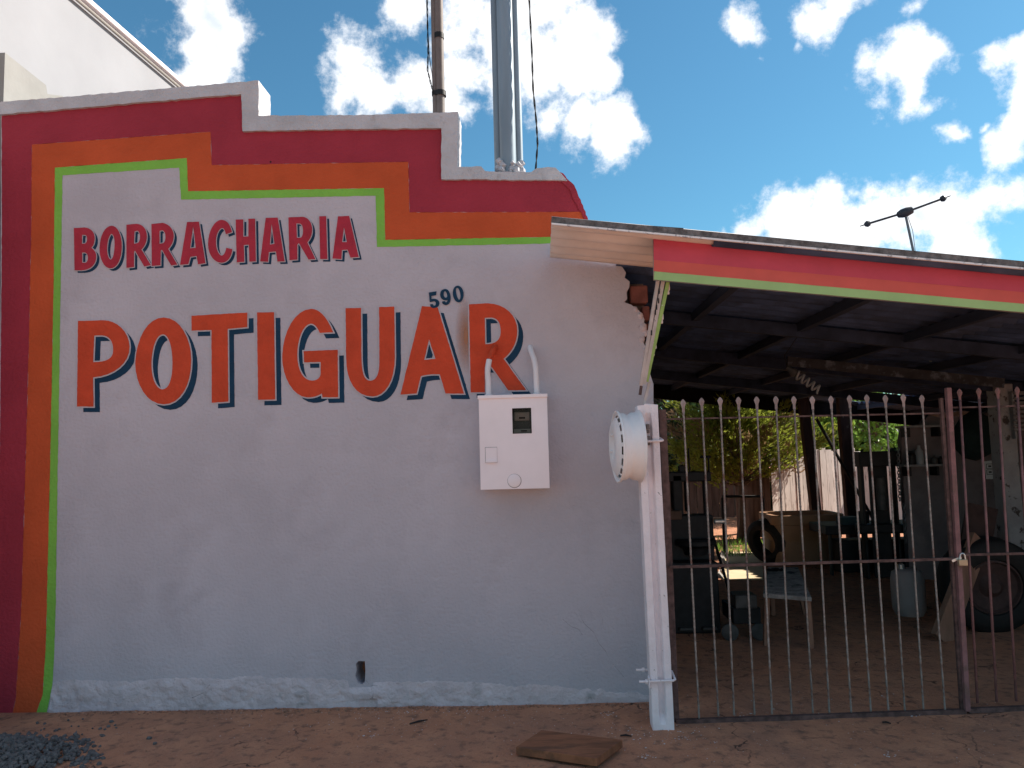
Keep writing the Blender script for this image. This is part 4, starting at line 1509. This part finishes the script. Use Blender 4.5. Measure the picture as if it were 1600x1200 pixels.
# pipe rail across the yard
a_, b_ = on_y(1128, 776, 6.6), on_y(1192, 776, 6.6)
o = MB().tube([a_, b_], .022, 8)
rl = thing('pipe_rail', 'horizontal dark pipe rail under the conifer', 'rail', (a_.x, 6.6, 0))
o.build('rail', BLACKM, rl, smooth=True)
for q in (a_, b_):
    MB().tube([(q.x, 6.6, 0), (q.x, 6.6, q.z - .02)], .02, 8).build('upright', BLACKM, rl, smooth=True)

# tyre changer: black machine on the left just inside the gate
tb = on_z(1090, 990)
ym = tb.y
tm = thing('tyre_changer', 'black tyre changing machine just inside the gate beside the wall', 'machine', (tb.x, ym, 0))


def yb_(u0, v0, u1, v1, y, dp, name, m_=BLACKM, par=None, bev=.012):
    a_, c_ = on_y(u0, v0, y), on_y(u1, v1, y)
    return MB().span((a_.x, y, a_.z), (c_.x, y + dp, max(0.0, c_.z))).build(name, m_, par if par is not None else tm, bevel=bev)


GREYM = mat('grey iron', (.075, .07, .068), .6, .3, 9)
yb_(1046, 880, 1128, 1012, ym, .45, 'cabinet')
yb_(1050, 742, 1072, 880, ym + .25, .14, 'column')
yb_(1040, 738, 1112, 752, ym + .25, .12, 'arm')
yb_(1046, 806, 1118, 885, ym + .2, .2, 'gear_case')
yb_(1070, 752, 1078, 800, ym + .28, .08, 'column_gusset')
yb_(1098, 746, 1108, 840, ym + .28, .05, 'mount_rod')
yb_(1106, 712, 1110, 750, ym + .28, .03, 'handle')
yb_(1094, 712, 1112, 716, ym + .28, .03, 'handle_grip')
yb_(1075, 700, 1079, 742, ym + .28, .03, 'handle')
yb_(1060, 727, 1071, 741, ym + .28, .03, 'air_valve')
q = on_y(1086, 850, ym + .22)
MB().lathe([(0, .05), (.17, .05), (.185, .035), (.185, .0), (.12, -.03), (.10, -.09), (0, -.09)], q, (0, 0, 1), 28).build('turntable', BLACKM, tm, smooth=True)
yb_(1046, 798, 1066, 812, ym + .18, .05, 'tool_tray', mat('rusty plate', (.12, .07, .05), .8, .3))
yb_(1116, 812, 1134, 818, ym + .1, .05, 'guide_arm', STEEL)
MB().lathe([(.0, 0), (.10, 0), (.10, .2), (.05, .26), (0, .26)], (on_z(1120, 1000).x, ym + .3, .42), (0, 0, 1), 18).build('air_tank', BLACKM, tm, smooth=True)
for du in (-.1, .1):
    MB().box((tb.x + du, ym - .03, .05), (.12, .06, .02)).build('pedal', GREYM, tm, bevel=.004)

# stool
sp = on_z(1232, 990, 0)
ss = thing('wooden_stool', 'rough wooden stool with cement splashed seat behind the gate bars', 'stool', (sp.x, sp.y, 0))
SEATM = mat('cement splashed wood', (.32, .28, .26), .95, .35, 14, bump=.7, bscale=40, bdist=.01, pscale=9, pcol=(.05, .05, .055), plo=.56, phi=.62)
LEGM = mat('brown leg wood', (.27, .14, .095), .9, .3, 10, streak=(2, 2, .4), bump=.4, bscale=40)
zs = .42
c4 = [on_z(u, v, zs) for (u, v) in ((1192, 927), (1268, 933), (1247, 886), (1200, 886))]
mb = MB()
mb.add([(q.x, q.y, zs) for q in c4] + [(q.x, q.y, zs - .035) for q in c4], [(0, 1, 2, 3), (7, 6, 5, 4), (0, 4, 5, 1), (1, 5, 6, 2), (2, 6, 7, 3), (3, 7, 4, 0)])
mb.build('seat', SEATM, ss, bevel=.006)
for (u, v, k) in ((1197, 1009, 0), (1267, 1013, 1), (1258, 960, 2), (1208, 962, 3)):
    ft = on_z(u, v, 0)
    cq = c4[k].lerp((c4[0] + c4[1] + c4[2] + c4[3]) / 4, .15)
    MB().beam((cq.x, cq.y, zs - .03), (ft.x, ft.y, 0), .042, .04, up=(0, 1, 0)).build('leg', LEGM, ss, bevel=.004)
# rag on the stool
mb = MB()
rc = on_z(1212, 892, zs)
n_ = 9
mb.add([(rc.x + (i / n_ - .5) * .16, rc.y + (j / n_ - .5) * .14, zs + .006 + .02 * abs(fb(i * .5, j * .5, 2))) for j in range(n_ + 1) for i in range(n_ + 1)],
       [(j * (n_ + 1) + i, j * (n_ + 1) + i + 1, (j + 1) * (n_ + 1) + i + 1, (j + 1) * (n_ + 1) + i) for j in range(n_) for i in range(n_)])
o = mb.build('black_rag', BLACK, None, smooth=True)
tag(o, 'crumpled black rag on the far edge of the stool seat', 'rag')

# trolley with two wheels
jb = on_z(1165, 1000)
jk = thing('wheeled_jack', 'low dark workshop jack on two grey wheels left of the stool', 'jack', (jb.x, jb.y, 0))
a_, c_ = on_y(1144, 930, jb.y), on_y(1190, 975, jb.y)
MB().span((a_.x, jb.y, c_.z), (c_.x, jb.y + .4, c_.z + .13)).build('frame', BLACKM, jk, bevel=.01)
MB().span((a_.x + .02, jb.y - .02, c_.z + .13), (c_.x - .03, jb.y + .2, a_.z)).build('housing', GREYM, jk, bevel=.01)
for u in (1140, 1186):
    q = on_y(u, 985, jb.y)
    MB().lathe([(0, -.02), (.05, -.022), (.068, -.018), (.068, .018), (.05, .022), (0, .02)], (q.x, jb.y - .02, .07), (.35, 1, 0), 20).build('wheel', GREYM, jk, smooth=True)
MB().tube([(jb.x, jb.y + .35, .2), (jb.x - .05, jb.y + .8, .75)], .014, 8).build('handle', BLACKM, jk, smooth=True)

# cardboard in the sun patch
CARD = mat('pale cardboard', (.62, .50, .33), .9, .06, 4, bump=.2, bscale=30)
TORN = mat('torn paper', (.62, .58, .54), .9, .1, 10)
c4 = [on_z(u, v, .02) for (u, v) in ((1128, 905), (1193, 905), (1190, 862), (1132, 862))]
cd = thing('cardboard_sheet', 'flat pale cardboard sheet with torn edge lying in a patch of sun', 'cardboard', (c4[0].x, c4[0].y, 0))
MB().add([(q.x, q.y, .02) for q in c4] + [(q.x, q.y, .012) for q in c4], [(0, 1, 2, 3), (7, 6, 5, 4), (0, 4, 5, 1), (1, 5, 6, 2), (2, 6, 7, 3), (3, 7, 4, 0)]).build('panel', CARD, cd)
mb = MB()
for i in range(14):
    t = i / 13
    q = c4[0].lerp(c4[3], t)
    mb.add([(q.x - rnd.uniform(.02, .10), q.y + rnd.uniform(-.06, .06), .03), (q.x + .02, q.y - .05, .024), (q.x + .02, q.y + .07, .024), (q.x - .03, q.y + .02, rnd.uniform(.05, .12))], [(0, 1, 3), (1, 2, 3), (2, 0, 3)])
mb.build('torn_edge', TORN, cd)['kind'] = 'stuff'

# tan water tank / bin, tyre behind it
TAN = mat('tan plastic', (.34, .185, .105), .6, .12, 3, bump=.1, bscale=20)
bb = on_z(1233, 884)
bn = thing('tan_plastic_bin', 'large tan plastic water bin with thick rim behind the stool', 'bin', (bb.x, bb.y, 0))
bw_, bd_, bh_ = .86, .65, on_y(1210, 806, bb.y).z
bx0 = on_y(1214, 850, bb.y).x


def rrect(x0_, x1_, y0_, y1_, r_, z, n_=5):
    out = []
    for cx, cy, s0 in ((x1_ - r_, y1_ - r_, 0), (x0_ + r_, y1_ - r_, 90), (x0_ + r_, y0_ + r_, 180), (x1_ - r_, y0_ + r_, 270)):
        for k in range(n_ + 1):
            an_ = R(s0 + 90 * k / n_)
            out.append((cx + r_ * math.cos(an_), cy + r_ * math.sin(an_), z))
    return out


def loft(rings, cap=True):
    mb_ = MB()
    n_ = len(rings[0])
    fs_l = []
    for i in range(len(rings) - 1):
        for k in range(n_):
            k2 = (k + 1) % n_
            fs_l.append((i * n_ + k, i * n_ + k2, (i + 1) * n_ + k2, (i + 1) * n_ + k))
    if cap:
        fs_l.append(tuple(range(n_ - 1, -1, -1)))
        fs_l.append(tuple((len(rings) - 1) * n_ + k for k in range(n_)))
    mb_.add([q for r_ in rings for q in r_], fs_l)
    return mb_


by0 = bb.y
rg = lambda e, z: rrect(bx0 - e, bx0 + bw_ + e, by0 - e, by0 + bd_ + e, .09 + max(0, e), z)
loft([rg(-.03, 0), rg(0, .02), rg(0, bh_ * .45), rg(.0, bh_ * .5), rg(.02, bh_ * .55), rg(.02, bh_ - .14), rg(.02, bh_), rg(-.02, bh_), rg(-.04, bh_ - .1), rg(-.06, .08)]).build('tub', TAN, bn, smooth=True, angle=35)
loft([rg(.02, bh_ - .13), rg(.055, bh_ - .12), rg(.06, bh_ - .01), rg(.05, bh_ + .004), rg(.015, bh_ + .004)], False).build('rim', TAN, bn, smooth=True, angle=35)
TY = [(.0, 0)]


def tyre(name, label, c_, axis, ro, ri, w_, disc=None, group=None):
    t = thing(name, label, 'tyre', (c_.x, c_.y, 0), group)
    pr_ = [(ri, -w_ * .36), (ri + .01, -w_ * .45), ((ri + ro) / 2, -w_ * .52), (ro - .02, -w_ * .42), (ro, -w_ * .3), (ro, -.004), (ro - .006, 0), (ro, .004), (ro, w_ * .3), (ro - .02, w_ * .42), ((ri + ro) / 2, w_ * .52),
           (ri + .01, w_ * .45), (ri, w_ * .36), (ri, -w_ * .36)]
    MB().lathe(pr_, c_, axis, 40).build('tread', BLACK, t, smooth=True, angle=35)
    if disc:
        MB().lathe([(ri, -w_ * .40), (ri - .015, -w_ * .42), (ri - .03, -w_ * .30), (.1, -w_ * .2), (.06, -w_ * .34), (.045, -w_ * .45), (0, -w_ * .45)], c_, axis, 36).build('wheel_disc', disc, t, smooth=True, angle=35)
    return t


tc_ = on_y(1199, 842, bb.y + .25)
tyre('tyre', 'worn black tyre leaning against the left end of the tan bin', Vector((tc_.x, bb.y + .25, .30)), Vector((.75, .55, .18)), .30, .17, .19)
ww = on_z(1550, 1012)
BRWN = mat('rusty wheel disc', (.050, .027, .024), .8, .3, 8, bump=.4, bscale=40)
tyre('truck_wheel', 'big black tyre with rust brown wheel disc at the gate end', Vector((on_y(1548, 935, ww.y + .5).x, ww.y + .52, .385)), Vector((.05, 1, .12)), .395, .225, .24, BRWN)

# white gas bottle
gq = on_z(1434, 966)
GASW = mat('dull white cylinder', (.40, .32, .30), .6, .1, 5, bump=.1, bscale=30)
gt = thing('gas_bottle', 'squat dull white gas bottle on the shed floor', 'gas bottle', (gq.x, gq.y, 0))
hb = on_y(1434, 888, gq.y + .15).z
rb = (on_y(1458, 930, gq.y + .15).x - on_y(1408, 930, gq.y + .15).x) / 2
MB().lathe([(0, 0), (rb * .8, 0), (rb * .97, .05), (rb, .12), (rb, hb - .09), (rb * .9, hb - .03), (rb * .55, hb), (0, hb)], (gq.x, gq.y + .15, 0), (0, 0, 1), 32).build('cylinder', GASW, gt, smooth=True, angle=50)
MB().lathe([(0, 0), (.03, 0), (.03, .05), (.015, .06), (0, .06)], (gq.x - .05, gq.y + .15, hb - .01), (0, 0, 1), 12).build('valve', STEEL, gt, smooth=True)

# leaning planks
PLB = mat('raw plank', (.23, .125, .085), .85, .2, 7, streak=(2, 2, .3), bump=.4, bscale=40)
f0, f1 = on_z(1472, 1003), on_z(1456, 985)
tp1 = on_y(1537, 842, f0.y + .30)
o = MB().beam((f0.x - .01, f0.y, .01), tp1 + Vector((-.04, 0, 0)), .20, .05, up=(0.55, -.8, .2)).build('leaning_plank', PLB, None, bevel=.004)
tag(o, 'brown plank with pale cut edge leaning beside the truck wheel', 'plank')
q0_, q1_ = on_y(1505, 880, f0.y + 1.1), on_y(1547, 800, f0.y + 1.1)
o = MB().box((q0_ + q1_) / 2, (abs(q1_.x - q0_.x), .03, abs(q1_.z - q0_.z) * 1.3), Matrix.Rotation(.25, 3, 'Y')).build('rusty_panel', BRWN, None, bevel=.004)
tag(o, 'rust red panel propped behind the padlock', 'panel')
# inner wall with shelves
IW = mat('grimy inner wall', (.175, .148, .152), .95, .2, 2.2, bump=.4, bscale=30, pscale=2.4, pcol=(.10, .095, .10), plo=.52, phi=.72)
yi = 4.2
wl = on_y(1408, 700, yi).x
iw = thing('inner_wall', 'grimy inner partition wall with ragged top at the back of the shed', 'wall', (wl, yi, 0))
top = [(1408, 690), (1412, 668), (1440, 662), (1452, 648), (1480, 656), (1486, 650), (1512, 652), (1530, 650), (1549, 640), (1600, 628), (1720, 620)]
pz = [(p_.x, p_.z) for p_ in [on_y(u, v, yi) for (u, v) in top]]
put('partition', poly([[(wl, -.05)] + pz + [(pz[-1][0], -.05)]], yi, yi + .1, IW, .004, .08), iw)
SHELFM = mat('grey shelf board', (.24, .24, .25), .8, .2)
sh = thing('wall_shelf', 'narrow upper shelf board on the inner wall', 'shelf', on_y(1440, 668, yi))
for (u0, u1, v, lab, s_) in ((1410, 1480, 667, None, sh), (1412, 1478, 728, None, None)):
    if s_ is None:
        s_ = thing('wall_shelf', 'narrow lower shelf with bottles on the inner wall', 'shelf', on_y(1440, 728, yi))
    a_, b_ = on_y(u0, v, yi - .2), on_y(u1, v, yi - .2)
    MB().span((a_.x, yi - .22, a_.z - .012), (b_.x, yi - .002, a_.z + .012)).build('shelf_board', SHELFM, s_)
    for xx in (a_.x + .08, b_.x - .08):
        MB().span((xx - .012, yi - .18, a_.z - .12), (xx + .012, yi - .002, a_.z - .012)).build('bracket', BLACKM, s_)
zl = on_y(1440, 728, yi - .2).z + .014
BOTT = mat('pale bottle plastic', (.30, .32, .34), .4, .1)
for (u, r_, h_, m_, nm, lab) in ((1437, .045, .22, BOTT, 'plastic_bottle', 'pale plastic bottle on the lower shelf'), (1424, .05, .16, BLACKM, 'oil_can', 'dark oil can left of the pale bottle on the lower shelf'),
                                 (1460, .035, .10, GREYM, 'small_jar', 'low grey jar right of the pale bottle on the lower shelf'), (1470, .03, .09, BLACKM, 'dark_jar', 'small dark jar at the right end of the lower shelf')):
    x_ = on_y(u, 720, yi - .12).x
    o = MB().lathe([(0, 0), (r_, 0), (r_, h_ * .68), (r_ * .4, h_ * .85), (r_ * .4, h_), (0, h_)], (x_, yi - .12, zl), (0, 0, 1), 18).build(nm, m_, None, smooth=True)
    tag(o, lab, 'bottle' if 'bottle' in nm else ('can' if 'can' in nm else 'jar'))
PAPER = mat('paper', (.60, .63, .64), .8, .03)
INK = mat('ink', (.05, .055, .06), .8, .1)
a_, b_ = on_y(1537, 721, yi), on_y(1560, 748, yi)
w_, h_ = b_.x - a_.x, a_.z - b_.z
pp1 = thing('paper_notice', 'torn white paper notice with two small diagrams on the inner wall', 'notice', ((a_.x + b_.x) / 2, yi - .01, b_.z))
put('sheet', poly([[(a_.x, a_.z), (a_.x + w_ * .5, a_.z + .008), (b_.x - .005, a_.z), (b_.x - w_ * .14, a_.z - h_ * .25), (b_.x - w_ * .08, a_.z - h_ * .42), (b_.x - w_ * .2, a_.z - h_ * .6), (b_.x - w_ * .1, b_.z - .004), (a_.x + w_ * .06, b_.z)]],
                  yi - .008, yi - .004, PAPER), pp1)
for k in (0, 1):
    zc = a_.z - h_ * (.28 + .33 * k)
    m_ = MB()
    xa, xb = a_.x + w_ * .14, a_.x + w_ * .74
    for (p_, q_) in (((xa, zc + h_ * .13), (xb, zc + h_ * .13)), ((xa, zc - h_ * .13), (xb, zc - h_ * .13))):
        m_.span((p_[0], yi - .0105, p_[1] - .003), (q_[0], yi - .0085, p_[1] + .003))
    for x_ in (xa, xb):
        m_.span((x_ - .003, yi - .0105, zc - h_ * .13), (x_ + .003, yi - .0085, zc + h_ * .13))
    m_.span((xa + w_ * .14, yi - .0105, zc - h_ * .05), (xa + w_ * .36, yi - .0085, zc + h_ * .05))
    m_.build('diagram', INK, pp1)
a_, b_ = on_y(1566, 721, yi), on_y(1571.5, 747, yi)
o = MB().span((a_.x, yi - .008, b_.z), (b_.x, yi - .004, a_.z)).build('paper_strip', PAPER, None)
tag(o, 'narrow white paper strip beside the torn notice on the inner wall', 'paper')
# dark green cloth bag hung on the inner wall
CLOTH = mat('dark green cloth', (.014, .030, .030), .95, .3, 6, bump=.5, bscale=12, bdist=.02)
mb = MB()
vs_, fs = [], []
out_ = [(1500, 652), (1520, 640), (1538, 648), (1548, 670), (1551, 695), (1543, 710), (1525, 720), (1505, 716), (1490, 700), (1486, 675)]
cen = on_y(1520, 690, yi)
rings = []
for k, (s_, dpt) in enumerate(((1, -.01), (.92, -.10), (.6, -.17), (.0, -.19))):
    for (u, v) in out_:
        p_ = on_y(u, v, yi)
        q_ = cen.lerp(p_, s_)
        vs_.append((q_.x, yi + dpt + .02 * fb(q_.x * 6, q_.z * 6, k), q_.z))
n_ = len(out_)
for i in range(3):
    for k in range(n_):
        fs.append((i * n_ + k, i * n_ + (k + 1) % n_, (i + 1) * n_ + (k + 1) % n_, (i + 1) * n_ + k))
o = mb.add(vs_, fs).build('cloth_bag', CLOTH, None, smooth=True)
tag(o, 'dark green cloth bundle hung on the inner wall above the padlock', 'bag')
# peeling pillar and louvre
PILL = mat('peeling pillar paint', (.33, .32, .33), .95, .15, 5, bump=.6, bscale=30, bdist=.01, pscale=8, pcol=(.075, .06, .055), plo=.58, phi=.63)
a_, b_ = on_y(1560, 640, 3.1), on_y(1596, 900, 3.1)
o = MB().span((a_.x, 3.1, -.05), (on_y(1596, 760, 3.1).x, 3.3, rz(a_.x) - .08)).build('peeling_pillar', PILL, None, bevel=.012)
tag(o, 'white pillar with peeling paint at the edge of the view inside the shed', 'pillar')
lv = thing('louvre_vent', 'grey slatted vent high up beyond the peeling pillar', 'vent', on_y(1598, 648, 3.9))
for k in range(9):
    v = 616 + 7 * k
    a_, b_ = on_y(1581, v, 3.05), on_y(1640, v, 3.05)
    MB().beam((a_.x, 3.02, a_.z), (b_.x, 3.02, a_.z), .035, .008, up=(0, .6, 1)).build('slat', SHELFM, lv)
a_, b_ = on_y(1579, 612, 3.05), on_y(1642, 684, 3.05)
MB().span((a_.x, 3.03, b_.z), (a_.x + .02, 3.09, a_.z)).span((b_.x - .02, 3.03, b_.z), (b_.x, 3.09, a_.z)).span((a_.x + .02, 3.03, a_.z - .02), (b_.x - .02, 3.09, a_.z)).build('frame', SHELFM, lv)
# tall press and workbench, dark
pr0 = on_z(1385, 905)
ps = thing('workshop_press', 'tall dark iron workshop press in the gloom behind the bars', 'press', (pr0.x, pr0.y, 0))
py = pr0.y
yb_(1348, 706, 1356, 905, py, .12, 'upright', BLACKM, ps)
yb_(1398, 700, 1408, 905, py, .12, 'upright', BLACKM, ps)
yb_(1342, 706, 1412, 728, py - .03, .18, 'cross_head', BLACKM, ps)
yb_(1345, 820, 1410, 832, py - .03, .2, 'press_bed', BLACKM, ps)
yb_(1356, 728, 1398, 905, py + .09, .02, 'back_plate', BLACKM, ps)
q = on_y(1376, 770, py + .05)
MB().lathe([(.05, -.2), (.06, -.2), (.06, .18), (.05, .18)], q, (0, 0, 1), 16).build('ram', GREYM, ps, smooth=True)
wbn = thing('workbench', 'dark cluttered workbench across the back of the shed', 'workbench', (on_z(1400, 915).x, py, 0))
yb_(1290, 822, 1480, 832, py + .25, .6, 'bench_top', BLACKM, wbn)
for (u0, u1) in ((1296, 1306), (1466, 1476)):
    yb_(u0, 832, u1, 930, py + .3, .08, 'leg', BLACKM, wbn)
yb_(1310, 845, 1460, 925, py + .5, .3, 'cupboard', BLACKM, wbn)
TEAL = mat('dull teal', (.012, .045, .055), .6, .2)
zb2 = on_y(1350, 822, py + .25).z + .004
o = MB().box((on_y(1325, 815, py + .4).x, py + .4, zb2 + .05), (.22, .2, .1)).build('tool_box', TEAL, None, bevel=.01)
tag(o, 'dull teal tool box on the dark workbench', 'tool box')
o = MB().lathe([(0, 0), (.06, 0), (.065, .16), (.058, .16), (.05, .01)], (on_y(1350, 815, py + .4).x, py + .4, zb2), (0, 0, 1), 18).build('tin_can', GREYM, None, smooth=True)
tag(o, 'grey tin can on the dark workbench beside the tool box', 'can')
SACK = mat('tan sack', (.22, .17, .12), .95, .2, 12, bump=.5, bscale=30, bdist=.01)
a_ = [on_y(u, v, py + .3) for (u, v) in ((1452, 800), (1468, 798), (1486, 838), (1478, 846), (1462, 846))]
mb = MB()
mb.add([q + Vector((0, -.06, 0)) for q in a_] + [q + Vector((0, .10, 0)) for q in a_], [tuple(range(5)), tuple(range(9, 4, -1))] + [(k, 5 + k, 5 + (k + 1) % 5, (k + 1) % 5) for k in range(5)])
o = mb.build('broom_head', SACK, None, bevel=.02)
tag(o, 'tan bristle broom head upside down by the shelves', 'broom')


# hoist chains
def chain(u, v0, v1, y, label, n_):
    p_, q_ = on_y(u, v0, y), on_y(u + 3, v1, y)
    t = thing('hoist_chain', label, 'chain', (p_.x, y, q_.z), 'hoist chains')
    for i in range(n_):
        c_ = p_.lerp(q_, i / (n_ - 1))
        L_ = (p_.z - q_.z) / n_ * .72
        ang = (i % 2) * math.pi / 2
        e = Vector((math.cos(ang), math.sin(ang), 0))
        MB().tube([c_ + e * (.016 * math.cos(t_)) + Vector((0, 0, L_ * math.sin(t_))) for t_ in [2 * math.pi * k / 10 for k in range(11)]], .0055, 5, False).build('link', CHAINM, t, smooth=True)


CHAINM = mat('chain steel', (.17, .17, .18), .4, .2, metallic=.4)
chain(1403, 702, 780, py - .1, 'steel hoist chain beside the press', 18)
chain(1412, 790, 846, py - .1, 'short chain end hanging lower beside the press', 12)
# spiral lamp hung under the roof
lq = on_y(1249, 588, 1.9)
lp = thing('spiral_lamp', 'unlit spiral energy saving lamp hanging under the dark roof', 'lamp', lq)
LAMPW = mat('frosted tube', (.35, .35, .36), .4, .05)
dl = Vector((.5, -.2, -.45)).normalized()
s_ = dl.cross(Vector((0, 1, 0))).normalized()
t_ = dl.cross(s_)
MB().tube([lq + dl * (.0042 * k - .03) + (s_ * math.cos(k * .5) + t_ * math.sin(k * .5)) * .034 for k in range(58)], .0095, 6).build('spiral_tube', LAMPW, lp, smooth=True)
MB().lathe([(0, -.13), (.022, -.13), (.024, -.09), (.036, -.07), (.036, -.035), (0, -.035)], lq, dl, 16).build('lamp_base', GREYM, lp, smooth=True)
MB().tube([lq - dl * .13, lq - dl * .15 + Vector((0, 0, .1)), Vector((lq.x, lq.y, rz(lq.x) - .02))], .004, 6).build('flex', BLACK, lp, smooth=True)
